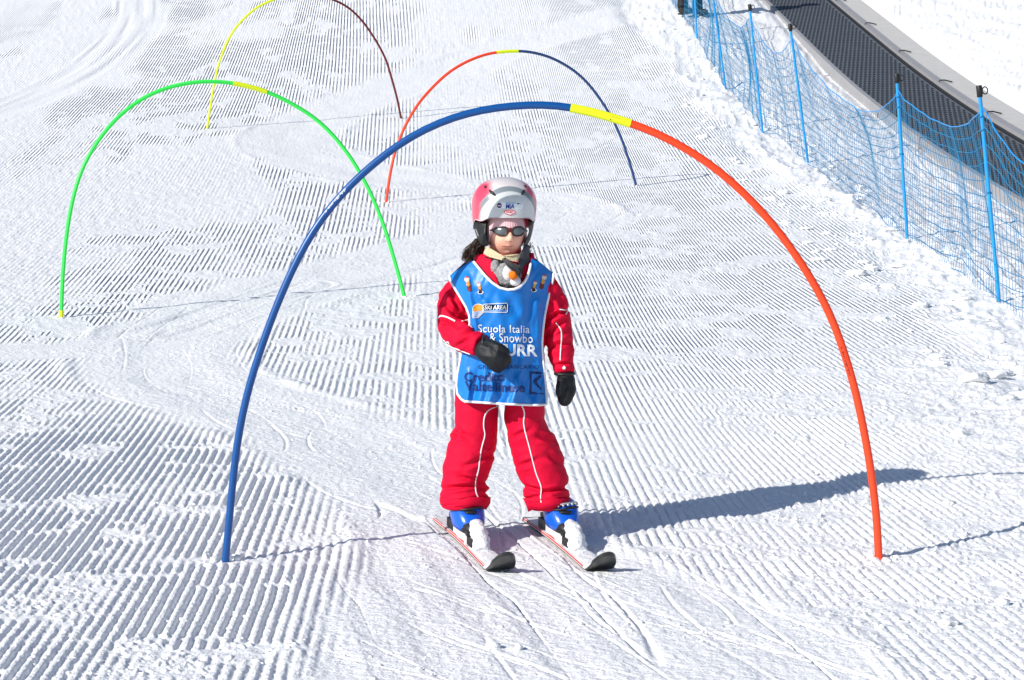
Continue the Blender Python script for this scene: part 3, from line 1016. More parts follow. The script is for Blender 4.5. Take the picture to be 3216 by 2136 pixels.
def face_r(dx, dy, dz):
    """dx right, dy back, dz up on the unit sphere -> point in head space (m); the face looks along -y"""
    rx, ry, rz = .0655, .082, .092
    p = Vector((dx * rx, dy * ry, dz * rz))
    if dz < 0:                                       # jaw narrows to a rounded chin
        p.x *= 1 - .10 * (-dz) ** 2.0
        p.z *= .90
    if dy < 0:
        x, z = p.x, p.z
        g = lambda cx, cz, sx, sz: math.exp(-((x - cx) / sx) ** 2 - ((z - cz) / sz) ** 2)
        o = 0
        o += .017 * g(0, -.020, .0085, .013) + .006 * g(0, -.004, .007, .016)             # nose
        o += .005 * (g(.009, -.026, .005, .006) + g(-.009, -.026, .005, .006))            # nostril wings
        o += .007 * (g(.030, -.026, .020, .020) + g(-.030, -.026, .020, .020))            # cheeks
        o += .006 * g(0, -.046, .018, .008) - .004 * g(0, -.0455, .016, .0022)            # lips
        o += .006 * g(0, -.070, .016, .010) - .003 * g(0, -.057, .02, .005)               # chin
        o -= .008 * (g(.026, .004, .014, .010) + g(-.026, .004, .014, .010))              # eye hollows
        o += .004 * g(0, .022, .04, .010)
        p.y -= o
    return p


hv = []; hf = []
nu, nv = 96, 72
for j in range(nv + 1):
    th = math.pi * j / nv
    for i in range(nu):
        phi = 2 * math.pi * i / nu
        hv.append(HC + YAW @ face_r(math.sin(th) * math.cos(phi), math.sin(th) * math.sin(phi), math.cos(th)))
for j in range(nv):
    for i in range(nu):
        hf.append((j * nu + i, (j + 1) * nu + i, (j + 1) * nu + (i + 1) % nu, j * nu + (i + 1) % nu))
n0 = len(Fc)
BV, BF = join((V2, Fc), (hv, hf))
BASE = Vector((0, YB, float(base_z(YB))))
child = obj('person', BV, BF, [M['red'], M['skin']], None, True, BASE)
mi = np.zeros(len(BF), np.int32); mi[n0:] = 1
child.data.polygons.foreach_set('material_index', mi)
tag(child, 'small child skiing toward the viewer in red suit, blue bib and pink-silver helmet', 'person')
CAMV = Vector((0, 0, CAM_Z))


def bvh_of(V, Fc):
    return BVHTree.FromPolygons([tuple(v) for v in V], Fc)


def hit(bvh, px, py, off=.002):
    d = Vector(ray(px, py)).normalized()
    h = bvh.ray_cast(CAMV, d)
    if h[0] is None:
        h = bvh.find_nearest(at(px, py, YB - .1))
        return h[0] - d * off
    return h[0] - d * off


BODY = bvh_of(BV, BF)


def piping(pts, name='piping', r=.0022, m='white', bvh=BODY, n=40, parent=child):
    c = catmull(pts, n)
    v, f = tube([hit(bvh, a, b, .0008) for a, b in c], r, 6)
    return obj(name, v, f, M[m], parent)


def c3(*p):
    return [((1340 + x / 2.613) / PX, (1240 + y / 2.613) / PX) for x, y in p]


def c2(*p):
    return [((1350 + x / 3.016) / PX, (780 + y / 3.016) / PX) for x, y in p]


piping(c3((595, 90), (510, 125), (475, 180), (468, 260), (478, 330), (455, 420), (440, 500), (425, 620), (405, 690), (400, 740), (405, 800), (425, 850), (430, 905)))
piping(c3((780, 85), (802, 150), (796, 230), (810, 310), (840, 420), (870, 540), (900, 650), (940, 760), (935, 840), (945, 915)))
piping(c2((82, 655), (110, 640), (170, 655), (240, 690)), r=.003)
piping(c2((130, 870), (190, 925), (280, 965), (380, 1003)), r=.0022)
piping(c2((300, 690), (380, 680), (388, 740), (440, 765), (490, 795)), r=.0018)
piping(c2((1195, 708), (1240, 770), (1248, 840), (1240, 950), (1234, 1062)), r=.0022)
piping(c2((1290, 625), (1302, 600), (1312, 580)), r=.0022)
sn = c2((1272, 1131))[0]
p = hit(BODY, *sn, 0)
obj('snap_button', *ellipsoid(p, .0062, .003, .0062, 12, 8), M['white'], child)

# crisp hems of the trouser legs
for rows in ([(1146, 1016, 1129), (1158, 1016, 1128), (1169, 1018, 1120)], [(1148, 1208, 1314), (1160, 1215, 1314), (1171, 1220, 1313)]):
    hvx = []; nn = 40
    for j, (py, a, b) in enumerate(rows):
        for k in range(nn):
            t = 2 * math.pi * k / nn
            sl = (7 if rows[0][1] > 1100 else -4) * (-math.cos(t)) * (j / 2) + 3 * (j / 2) * mnoise.noise(Vector((math.cos(t) * 2.2, math.sin(t) * 2.2, rows[0][1])))
            wob = 1 + .025 * mnoise.noise(Vector((math.cos(t) * 3, math.sin(t) * 3, j * .7 + rows[0][1])))
            hvx.append(G((a + b) / 2 + (b - a) / 2 * 1.01 * wob * math.cos(t), py + sl, m_(57.5) * wob * math.sin(t)))
    ho = obj('hem', hvx, [(j * nn + k, j * nn + (k + 1) % nn, (j + 1) * nn + (k + 1) % nn, (j + 1) * nn + k) for j in range(2) for k in range(nn)], M['red'], child)
    sd = ho.modifiers.new('t', 'SOLIDIFY'); sd.thickness = .003; sd.offset = -1

# ---- bib: front and back panel with white edging
bib_left = c2((185, 265), (200, 320), (280, 450), (345, 560), (375, 640), (378, 720), (345, 850), (305, 960), (285, 1080), (262, 1200), (254, 1300), (262, 1380), (300, 1430))
bib_right = c2((1172, 240), (1165, 300), (1140, 400), (1112, 520), (1088, 640), (1072, 760), (1062, 900), (1068, 1020), (1082, 1150), (1096, 1290), (1106, 1420), (1106, 1478))
bib_top = c2((185, 265), (260, 205), (330, 155), (402, 112), (450, 170), (520, 255), (590, 325), (665, 375), (740, 393), (800, 388), (850, 368), (900, 315), (932, 250), (950, 180), (962, 95), (1040, 130), (1110, 185), (1172, 240))
bib_bot = c2((300, 1430), (330, 1450), (450, 1458), (600, 1468), (750, 1476), (900, 1482), (1020, 1486), (1106, 1478))


def arc_interp(pts, t):
    P = np.array(pts)
    L = np.r_[0, np.cumsum(np.linalg.norm(np.diff(P, axis=0), axis=1))]
    return np.array([np.interp(t * L[-1], L, P[:, k]) for k in range(2)])


FOLD = [((1075, 640), (1098, 760), 7, .010), ((1125, 800), (1105, 930), 10, .008), ((1150, 690), (1160, 800), 12, .006), ((1225, 650), (1215, 800), 9, -.008), ((1240, 700), (1246, 900), 7, .006),
        ((1190, 880), (1225, 930), 8, .009), ((1130, 880), (1150, 930), 8, .007), ((1080, 860), (1078, 930), 7, .008), ((1175, 690), (1210, 760), 10, -.006), ((1090, 670), (1120, 700), 7, .006)]


def bib_depth(px, py):
    """metres in front (-) of the body axis, with hanging folds"""
    e = (px - 1160) / 128
    if px > 1140:
        d = -.122 + .082 * min(1.1, (px - 1140) / 120) ** 2.5
    else:
        d = -.122 + .066 * min(1.2, (1140 - px) / 92) ** 2.3
    t = (py - 600) / 340
    d += .050 * max(0, 1 - (py - 590) / 75) ** 2       # leans back over the shoulders
    d -= .016 * max(0, min(1, t)) * (1 - .5 * e * e)
    for (x0, y0), (x1, y1), wd, am in FOLD:
        q = max(0, min(1, ((px - x0) * (x1 - x0) + (py - y0) * (y1 - y0)) / ((x1 - x0) ** 2 + (y1 - y0) ** 2)))
        dx = px - (x0 + q * (x1 - x0)); dy = py - (y0 + q * (y1 - y0))
        d -= am * math.exp(-(dx * dx + dy * dy * .5) / wd ** 2)
    lo = max(0, (py - 800) / 130)
    d += .0085 * lo * math.sin(px * .105 + 1.1 * math.sin(py * .02)) + .005 * lo * math.sin(px * .23 + py * .05)
    d += .0075 * mnoise.noise(Vector((px * .024 + py * .008, py * .014, 1.5))) + .0035 * (1 - 2 * abs(mnoise.noise(Vector((px * .045 + py * .02, py * .022, 4.5)))))
    return d


def bib_grid(nu, nv, front=True):
    V = []; px_ = []
    T0, T1 = arc_interp(bib_top, 0), arc_interp(bib_top, 1)
    L = np.array(bib_left); Rr = np.array(bib_right)
    tx = np.array([p[0] for p in bib_top]); ty = np.array([p[1] for p in bib_top])
    bx_ = np.array([p[0] for p in bib_bot]); by_ = np.array([p[1] for p in bib_bot])
    for j in range(nv + 1):
        v = j / nv
        l = arc_interp(bib_left, v); r = arc_interp(bib_right, v)
        for i in range(nu + 1):
            u = i / nu
            x = l[0] + (r[0] - l[0]) * u
            xt = tx[0] + (tx[-1] - tx[0]) * u; xb = bx_[0] + (bx_[-1] - bx_[0]) * u
            top = np.interp(xt, tx, ty)
            if not front:
                top = np.interp(xt, [tx[0], c2((402, 112))[0][0], c2((962, 95))[0][0], tx[-1]], [ty[0], 588, 588, ty[-1]])
            bot = np.interp(xb, bx_, by_)
            side = l[1] + (r[1] - l[1]) * u
            ts = ty[0] + (ty[-1] - ty[0]) * u; bs = by_[0] + (by_[-1] - by_[0]) * u
            y = side + (top - ts) * (1 - v) + (bot - bs) * v
            if front:
                V.append(G(x, y, bib_depth(x, y)))
            else:
                e = (x - 1160) / 128
                V.append(G(x, y, .100 * math.sqrt(max(.04, 1 - e * e)) - .06 * max(0, 1 - (y - 590) / 75) ** 2 + .01 * math.sin(x * .1)))
            px_.append((x, y))
    Fc = []
    for j in range(nv):
        for i in range(nu):
            a = j * (nu + 1) + i
            q = (a, a + nu + 1, a + nu + 2, a + 1)
            Fc.append(q if front else q[::-1])
    return V, Fc


nu, nv = 150, 110
bv, bf = bib_grid(nu, nv)
BIBB = bvh_of(bv, bf)
bib = obj('bib', bv, bf, M['bib'], child)
sd = bib.modifiers.new('thick', 'SOLIDIFY'); sd.thickness = .0016; sd.offset = -1
bk = obj('bib_back_panel', *bib_grid(50, 40, False), M['bib'], child)
edge = lambda idx: [bv[k] + Vector((0, -.0015, 0)) for k in idx]
W = nu + 1
for idx in ([j * W for j in range(nv + 1)], [j * W + nu for j in range(nv + 1)], [nv * W + i for i in range(W)]):
    v, f = tube(edge(idx)[::2] if len(idx) > 120 else edge(idx), .0042, 8)
    obj('edging', v, f, M['white'], bib)
i0 = int(nu * .235); i1 = int(nu * .79)
v, f = tube(edge(range(i0, i1)), .0046, 8)
obj('edging', v, f, M['white'], bib)


def bib_pt(px, py, off=.0022):
    return G(px, py, bib_depth(px, py) - off)


def bib_text(s, box4, m, name='lettering', bold=.0, spacing=1.0, shear=0, skew=0, clip=None, off=.0030):
    """box4 in crop-2 pixels: left, top, right, bottom of the inked text; skew lowers the right end"""
    (x0, y0), (x1, y1) = c2((box4[0], box4[1]), (box4[2], box4[3]))
    a, Fc, mn, mx = text2d(s, bold, shear, spacing)
    V = []
    for x, y in a:
        t = (x - mn[0]) / (mx[0] - mn[0]); q = (mx[1] - y) / (mx[1] - mn[1])
        px = x0 + (x1 - x0) * t; py = y0 + (y1 - y0) * q + skew * t
        V.append(bib_pt(px, py, off))
    return obj(name, V, Fc, M[m], bib, False)


def bib_patch(poly, m, name, off=.0018, dens=10, parent=None):
    """flat printed patch: polygon in crop-2 pixels filled as a fan of rings"""
    P = np.array(c2(*poly)); c = P.mean(0)
    V = []; Fc = []
    n = len(P)
    for k in range(dens + 1):
        for p in P:
            q = c + (p - c) * max(k / dens, .001)
            V.append(bib_pt(q[0], q[1], off))
    for k in range(dens):
        for i in range(n):
            Fc.append((k * n + i, (k + 1) * n + i, (k + 1) * n + (i + 1) % n, k * n + (i + 1) % n))
    return obj(name, V, Fc, M[m] if isinstance(m, str) else m, parent or bib, False)


def ring_line(poly, m, name, w=.0011, off=.002, parent=None, closed=True):
    P = c2(*poly)
    if closed: P = P + [P[0]]
    Q = []
    for a, b in zip(P[:-1], P[1:]):
        for k in range(8):
            Q.append((a[0] + (b[0] - a[0]) * k / 8, a[1] + (b[1] - a[1]) * k / 8))
    Q.append(P[-1])
    v, f = tube([bib_pt(a, b, off) for a, b in Q], w, 5)
    return obj(name, v, f, M[m], parent or bib, False)


bib_text('Scuola Italia', (455, 722, 945, 795), 'white_print', bold=.006, spacing=1.05, skew=2)
bib_text('& Snowbo', (565, 800, 975, 885), 'white_print', bold=.006, spacing=1.05, skew=3)
bib_text('TURR', (610, 905, 1020, 1018), 'white_print', bold=.03, skew=2)
bib_text('GRUPPO BANCARIO', (455, 1105, 1035, 1143), 'navy_print', bold=.004, spacing=1.22, skew=0)
bib_text('Credito', (325, 1172, 705, 1262), 'navy_print', bold=.022)
bib_text('Valtellinese', (330, 1258, 900, 1350), 'navy_print', bold=.022, skew=4)
# square emblem with a chevron
for pl in [[(945, 1165), (965, 1165), (965, 1385), (945, 1385)], [(965, 1167), (1062, 1172), (1062, 1192), (965, 1187)], [(965, 1362), (1080, 1368), (1080, 1388), (965, 1383)],
           [(980, 1262), (1048, 1195), (1060, 1215), (1008, 1270)], [(980, 1262), (1008, 1262), (1062, 1325), (1050, 1345)]]:
    bib_patch(pl, 'navy_print', 'emblem_bar', .0022, 4)
# ski area badge
lb = bib_patch([(512, 540), (728, 528), (731, 583), (505, 585)], mat('black_print', (.008, .010, .03), .5, .3), 'badge', .0018, 6)
t = bib_text('SKI AREA', (518, 540, 722, 580), 'white_print', bold=.020, shear=.12, off=.0052)
ring_line([(505, 540), (520, 530), (728, 520), (735, 530), (733, 600), (725, 608), (500, 604)], 'white_print', 'badge_outline', .0012, .0022, lb)
bib_text('........................', (505, 590, 722, 597), 'white_print', bold=.01, off=.0025)
sb = bib_patch([(408, 565), (425, 540), (460, 530), (495, 540), (510, 570), (500, 610), (455, 655), (410, 655), (402, 610)], mat('sun_badge_print', (.75, .26, .01), .5, .3, .35, 120), 'sun_emblem', .0018, 6)
bib_patch([(412, 600), (495, 590), (488, 625), (452, 652), (412, 650)], mat('mountain_print', (.32, .40, .58), .5, .3, .6, 140), 'sun_emblem_field', .0028, 6, sb)
ring_line([(408, 560), (425, 537), (460, 527), (497, 537), (514, 570), (503, 612), (457, 658), (405, 658)], 'white_print', 'sun_emblem_outline', .0010, .0022, sb)


# small printed skiing figures on both shoulders
def figurine(x, y, s, flip):
    g = lambda pts: [(x + (-q[0] if flip else q[0]) * s, y + q[1] * s) for q in pts]
    o = bib_patch(g([(-22, -45), (0, -58), (16, -40), (14, -16), (-6, -10), (-22, -25)]), mat('figure_print_cream', (.72, .58, .46), .5, .3), 'figure_print', .0019, 4)
    bib_patch(g([(-6, -12), (14, -22), (22, 10), (12, 22), (-8, 12)]), mat('figure_print_amber', (.70, .30, .02), .5, .3), 'figure_print_coat', .0027, 4, o)
    bib_patch(g([(-2, 18), (26, 8), (34, 52), (18, 62), (0, 52)]), mat('figure_print_maroon', (.14, .012, .014), .5, .3), 'figure_print_legs', .0023, 4, o)
    bib_patch(g([(-24, -40), (-2, -60), (12, -50), (-6, -44)]), mat('figure_print_red', (.5, .02, .02), .5, .3), 'figure_print_cap', .0029, 3, o)


figurine(355, 335, 1.25, False); figurine(1080, 315, 1.2, True)
figurine(465, 372, .9, False); figurine(995, 358, .9, True)
for x, y in ((478, 415), (985, 395)):
    b_ = bib_patch([(x - 30, y), (x - 15, y - 15), (x + 15, y - 15), (x + 32, y), (x + 18, y + 18), (x - 15, y + 20)], 'white_print', 'ski_print', .0020, 4)
    bib_patch([(x - 22, y), (x - 8, y - 10), (x + 12, y - 9), (x + 22, y + 2), (x + 8, y + 12), (x - 12, y + 13)], mat('black_print', (0, 0, 0)), 'ski_print_core', .0027, 4, b_)

# ---- collar of the suit
cl = []
nc = 40
for t, rr, hh in ((0, 1.18, 0), (.5, 1.06, 0), (1, .98, 0), (1, .90, 0), (.4, .94, 0)):
    ring = []
    for k in range(nc):
        a = 2 * math.pi * k / nc                     # 0 = right, front = -pi/2
        front = max(0, -math.sin(a))
        xx = m_(66) * rr * math.cos(a); yy = .070 * rr * math.sin(a)
        top = 583 + 62 * front ** 2.2; low = 640 + 24 * front
        py = low + (top - low) * t
        c = G(1166, py, .012)
        ring.append(c + Vector((xx, yy - .02 * front * (1 - t), 0)))
    cl.append(ring)
cvv = [p for r in cl for p in r]
cf = [(i * nc + k, i * nc + (k + 1) % nc, (i + 1) * nc + (k + 1) % nc, (i + 1) * nc + k) for i in range(len(cl) - 1) for k in range(nc)]
obj('collar', cvv, cf, M['red'], child)


def c1(*p):
    return [((1400 + x / 3.92) / PX, (530 + y / 3.92) / PX) for x, y in p]


def slab(poly, dys, m, name, thick=.006, parent=child, bulge=.0, dens=5):
    """soft patch with real thickness: polygon in crop-1 pixels at a depth in front of the body axis"""
    P = np.array(c1(*poly)); c = P.mean(0); n = len(P)
    dy = dys if isinstance(dys, (list, tuple)) else [dys] * n
    dm = sum(dy) / n
    V = []; Fc = []
    for side in (0, 1):
        for k in range(dens + 1):
            f = max(k / dens, .001)
            for p, d in zip(P, dy):
                q = c + (p - c) * f
                dd = dm + (d - dm) * f
                off = -bulge * (1 - f * f) if side == 0 else thick
                V.append(G(q[0], q[1], dd + off))
    o2 = (dens + 1) * n
    for k in range(dens):
        for i in range(n):
            a = (k * n + i, (k + 1) * n + i, (k + 1) * n + (i + 1) % n, k * n + (i + 1) % n)
            Fc.append(a); Fc.append(tuple(q + o2 for q in a[::-1]))
    for i in range(n):
        Fc.append((dens * n + i, o2 + dens * n + i, o2 + dens * n + (i + 1) % n, dens * n + (i + 1) % n))
    return obj(name, V, Fc, M[m], parent)


# open collar flap, animal scarf, chin fleece and strap
slab([(385, 1060), (470, 1050), (560, 1110), (600, 1250), (640, 1390), (670, 1475), (600, 1440), (520, 1390), (430, 1260), (350, 1110)], [-.06, -.07, -.088, -.10, -.112, -.118, -.112, -.105, -.085, -.055], 'red', 'collar_flap', .006, bulge=.006)
sv, sf = ellipsoid(G(*c1((745, 1305))[0], -.082), m_(34), .036, m_(31), 40, 28)
sv = [p + (p - G(*c1((745, 1305))[0], -.082)).normalized() * (.005 * mnoise.noise(p * 90) + .004 * mnoise.noise(p * 230)) for p in sv]
scarf = obj('plush_scarf', sv, sf, M['fur'], child)
sv, sf = ellipsoid(G(*c1((612, 1215))[0], -.090), m_(12), .016, m_(18), 18, 12)
obj('plush_ear', [p + Vector((0, 0, 0)) + Vector((1, 1, 1)) * .004 * mnoise.noise(p * 120) for p in sv], sf, M['fur'], scarf)
sv, sf = ellipsoid(G(*c1((765, 1285))[0], -.108), m_(14), .016, m_(18), 18, 12)
obj('plush_muzzle', sv, sf, M['plush'], scarf)
sv, sf = ellipsoid(G(*c1((855, 1385))[0], -.106), m_(13), .016, m_(12), 18, 12)
obj('plush_belly', sv, sf, M['plush'], scarf)
oc = G(*c1((828, 1312))[0], -.126)
sv, sf = ellipsoid(oc, m_(10.5), .013, m_(10), 20, 14)
obj('plush_nose', [p + (p - oc).normalized() * .002 * mnoise.noise(p * 300) for p in sv], sf, M['orange'], scarf)
slab([(505, 950), (560, 985), (640, 1035), (720, 1070), (800, 1080), (870, 1060), (912, 1045), (905, 1090), (885, 1150), (800, 1135), (730, 1100), (690, 1130), (600, 1105), (520, 1080), (462, 1045), (480, 990)],
     [-.070, -.080, -.090, -.098, -.10, -.098, -.088, -.09, -.094, -.102, -.106, -.106, -.10, -.088, -.070, -.066], 'beige', 'chin_fleece', .008, bulge=.006, dens=6)
slab([(690, 1110), (735, 1095), (800, 1150), (920, 1245), (925, 1275), (895, 1320), (860, 1290), (760, 1210)], [-.118, -.120, -.130, -.134, -.134, -.134, -.134, -.130], 'black', 'chin_strap', .005, bulge=.002)
slab([(470, 1075), (560, 1105), (690, 1130), (760, 1120), (700, 1165), (600, 1140), (480, 1095)], [-.078, -.09, -.104, -.106, -.10, -.09, -.08], 'black', 'chin_strap', .004)
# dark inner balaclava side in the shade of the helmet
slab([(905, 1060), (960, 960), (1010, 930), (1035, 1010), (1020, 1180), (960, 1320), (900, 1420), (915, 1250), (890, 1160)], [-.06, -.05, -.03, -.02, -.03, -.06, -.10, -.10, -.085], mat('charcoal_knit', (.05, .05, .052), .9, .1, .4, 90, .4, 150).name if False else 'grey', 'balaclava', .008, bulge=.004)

# ---- face details
mouth = []
FACEB = bvh_of(hv, hf)
mp = c1((690, 952), (725, 950), (765, 957), (805, 955), (838, 947))
v, f = tube([hit(FACEB, a, b, -.0006) for a, b in catmull(mp, 24)], [.0006 + .0022 * math.sin(math.pi * k / 23) for k in range(24)], 8)
obj('lips', v, f, M['lip'], child)
mp = c1((688, 955), (725, 957), (765, 961), (805, 959), (840, 948))
v, f = tube([hit(FACEB, a, b, .0012) for a, b in catmull(mp, 24)], [.0003 + .0009 * math.sin(math.pi * k / 23) for k in range(24)], 6)
obj('mouth_line', v, f, mat('mouth_line', (.13, .03, .03), .6, .2), child)
for a, b in ((745, 893), (800, 897)):
    p = hit(FACEB, *c1((a, b))[0], -.0005)
    obj('nostril', *ellipsoid(p, .0028, .0016, .0016, 10, 6), mat('nostril', (.10, .03, .025), .7, .2), child)

# ---- sunglasses
gl = thing  # (part of the person: worn)
gdy = -.092


def lens_outline(kind):
    if kind == 0:
        return c1((575, 755), (605, 735), (650, 722), (700, 718), (740, 724), (758, 745), (757, 775), (740, 805), (705, 822), (660, 820), (620, 800), (592, 778))
    return c1((822, 770), (830, 740), (855, 722), (895, 715), (935, 720), (960, 742), (968, 765), (955, 795), (925, 820), (880, 828), (845, 818), (826, 797))


def glass_pt(px, py, off=0):
    # wraps round the face
    e = (px - 1175) / 42
    return G(px, py, gdy + .022 * e * e - off)


frames = []; lens_meshes = []
for kdx in (0, 1):
    P = np.array(lens_outline(kdx)); n = len(P)
    Pc = catmull(np.vstack([P, P[:1]]), 40)
    frames.append(tube([glass_pt(a, b, .001) for a, b in Pc], .0030, 8, False))
    c = P.mean(0); V_ = []; F_ = []
    for k in range(7):
        for a, b in Pc[:-1]:
            q = c + (np.array([a, b]) - c) * max(k / 6, .001)
            V_.append(glass_pt(q[0], q[1], .0005 + .004 * (1 - (k / 6) ** 2)))
    nn = len(Pc) - 1
    for k in range(6):
        for i in range(nn):
            F_.append((k * nn + i, (k + 1) * nn + i, (k + 1) * nn + (i + 1) % nn, k * nn + (i + 1) % nn))
    lens_meshes.append((V_, F_))
bridge = tube([glass_pt(a, b, .001) for a, b in c1((752, 742), (775, 752), (800, 754), (828, 745))], [.003, .0045, .0045, .003], 8)
br2 = tube([glass_pt(a, b, .000) for a, b in c1((748, 790), (770, 768), (800, 768), (830, 790))], .0032, 8)
glasses = obj('sunglasses', *join(*frames), M['frame2'], child)
obj('bridge', *join(bridge, br2), M['frame'], glasses)
for lm in lens_meshes:
    obj('lens', *lm, M['lens'], glasses)
t1_ = tube([glass_pt(*c1((578, 752))[0]), G(*c1((548, 758))[0], -.055), G(*c1((520, 762))[0], -.005)], .003, 8)
t2_ = tube([glass_pt(*c1((966, 760))[0]), G(*c1((985, 762))[0], -.050), G(*c1((1000, 768))[0], .0)], .003, 8)
obj('temple_arm', *t1_, M['frame'], glasses)
obj('temple_arm', *t2_, M['frame2'], glasses)

# ---- pink knitted headband under the helmet
V_ = []; F_ = []
na, nh = 200, 12
for j in range(nh + 1):
    for i in range(na):
        a = 2 * math.pi * i / na
        fr = -math.sin(a)
        side = max(0, 1 - max(0, fr) ** 1.0 * 1.12)
        lowz = .016 - .050 * min(1, side * 1.5) ** 1.5
        hiz = .060
        z = hiz + (lowz - hiz) * j / nh
        zz = min(1, abs(z) / .092)
        k = math.sqrt(max(.05, 1 - zz * zz * .75)) * (1.075 + .010 * math.sin(i * math.pi / 2) + (.010 if j > nh - 3 else 0))
        V_.append(HC + YAW @ Vector((.0655 * k * math.cos(a), .082 * k * math.sin(a), z)))
for j in range(nh):
    for i in range(na):
        F_.append((j * na + i, (j + 1) * na + i, (j + 1) * na + (i + 1) % na, j * na + (i + 1) % na))
hb = obj('headband', V_, F_, M['pink'], child)
sd = hb.modifiers.new('t', 'SOLIDIFY'); sd.thickness = .004; sd.offset = -1

# ---- helmet
HO = G(1162.5, 469.6, .012)                          # centre of the widest ring
HR = Vector((m_(74.0), .122, m_(61.5)))


def helmet_pt(a, e, k=1.0):
    """a azimuth (front = -pi/2), e 0..1 rim to crown"""
    ca, sa = math.cos(a), math.sin(a)
    bx = math.copysign(abs(ca) ** (2 / 2.15), ca); by = math.copysign(abs(sa) ** (2 / 2.15), sa)
    if e < .3:
        q = 1 - e / .3
        rad = 1 - .045 * q * q
        low = m_(34) + .010 * math.exp(-((abs(ca) - .86) / .14) ** 2) * (1 if sa < .35 else 0) + .030 * max(0, min(1, (sa + .15) / .5))
        z = -low * q
    else:
        th = (e - .3) / .7 * math.pi / 2
        rad = math.cos(th) ** (2 / 2.12) if th < 1.5707 else 0
        z = HR.z * math.sin(th) ** (2 / 2.12)
    x = HR.x * rad * bx
    y = HR.y * rad * by * (.95 if sa < 0 else 1)
    return HO + YAW @ (Vector((x, y, z)) * k)


na, ne = 256, 96
hvv = []; hff = []
for j in range(ne + 1):
    e = j / ne
    for i in range(na):
        hvv.append(helmet_pt(2 * math.pi * i / na, e))
for j in range(ne):
    for i in range(na):
        hff.append((j * na + i, j * na + (i + 1) % na, (j + 1) * na + (i + 1) % na, (j + 1) * na + i))


def helmet_material():
    m = bpy.data.materials.new('helmet_shell'); m.use_nodes = True
    n = m.node_tree.nodes; l = m.node_tree.links; b = n['Principled BSDF']
    at_ = n.new('ShaderNodeAttribute'); at_.attribute_name = 'paint'
    l.new(at_.outputs['Color'], b.inputs['Base Color'])
    b.inputs['Roughness'].default_value = .32
    b.inputs['Coat Weight'].default_value = .35
    b.inputs['Coat Roughness'].default_value = .12
    b.inputs['Specular IOR Level'].default_value = .4
    return m


helmet = obj('helmet', hvv, hff, helmet_material(), child)
ca_ = helmet.data.color_attributes.new('paint', 'FLOAT_COLOR', 'POINT')
cols = []
for p in hvv:
    q = YAW.inverted() @ (p - HO)
    x, z, y = q.x / HR.x, q.z / HR.z, q.y / HR.y
    silver = np.array((.56, .59, .60)); pinkc = np.array((.66, .055, .11)); band = np.array((.20, .235, .26)); pale = np.array((.62, .58, .59))
    r2 = math.hypot(x / 1.0, (z + .65) / 1.27)
    frontf = 1 - float(sst(-.05, .15, y))
    ri = math.hypot(x / .90, (z + .65) / 1.07)
    inb = float(sst(.99, 1.01, ri) * (1 - sst(.99, 1.005, r2))) * frontf
    out = max(float(sst(.99, 1.005, r2)), 1 - frontf)
    pk = out * float(sst(.40, .72, abs(x) + .55 * max(0, y) + .12 * mnoise.noise(q * 25)))
    pk = max(pk, float(sst(.80, .93, abs(x))))
    pk = max(pk, out * float(sst(.15, .45, y)))
    c = silver * (1 - inb) + band * inb
    c = c * (1 - out) + pale * out
    c = c * (1 - pk) + pinkc * pk
    cols += [c[0], c[1], c[2], 1.0]
ca_.data.foreach_set('color', cols)
sd = helmet.modifiers.new('t', 'SOLIDIFY'); sd.thickness = .006; sd.offset = -1
HELM = bvh_of(hvv, hff)
v, f = tube([helmet_pt(2 * math.pi * k / 96, 0, 1.0) for k in range(97)], .0016, 6, False)
obj('rim_trim', v, f, mat('rim_trim', (.55, .50, .51), .4, .4), helmet)


def helm_line(pts, r, m, name, n=20, off=.0004, taper=True):
    c = catmull(c1(*pts), n)
    rad = [r * (.35 + .65 * math.sin(math.pi * min(1, max(0, (k + .6) / n)))) if taper else r for k in range(n)]
    v, f = tube([hit(HELM, a, b, off) for a, b in c], rad, 8)
    return obj(name, v, f, M[m], helmet)


helm_line([(535, 262), (560, 288), (590, 312), (612, 332)], .0052, 'black', 'vent')
helm_line([(970, 262), (955, 285), (942, 305), (932, 325)], .0052, 'black', 'vent')
helm_line([(478, 215), (488, 225), (500, 238)], .0050, 'black', 'vent')
helm_line([(965, 205), (975, 215), (986, 232)], .0046, 'black', 'vent')


def helm_text(s, b4, m, name='lettering', bold=.0, shear=0, off=.0022):
    (x0, y0), (x1, y1) = c1((b4[0], b4[1]), (b4[2], b4[3]))
    a, Fc_, mn, mx = text2d(s, bold, shear)
    V_ = [hit(HELM, x0 + (x1 - x0) * (x - mn[0]) / (mx[0] - mn[0]), y0 + (y1 - y0) * (mx[1] - y) / (mx[1] - mn[1]), off) for x, y in a]
    return obj(name, V_, Fc_, m, helmet, False)


def helm_patch(poly, m, name, off=.0007, dens=5):
    P = np.array(c1(*poly)); c = P.mean(0); n = len(P); V_ = []; F_ = []
    for k in range(dens + 1):
        for p in P:
            q = c + (p - c) * max(k / dens, .002)
            V_.append(hit(HELM, q[0], q[1], off))
    for k in range(dens):
        for i in range(n):
            F_.append((k * n + i, (k + 1) * n + i, (k + 1) * n + (i + 1) % n, k * n + (i + 1) % n))
    return obj(name, V_, F_, m, helmet, False)


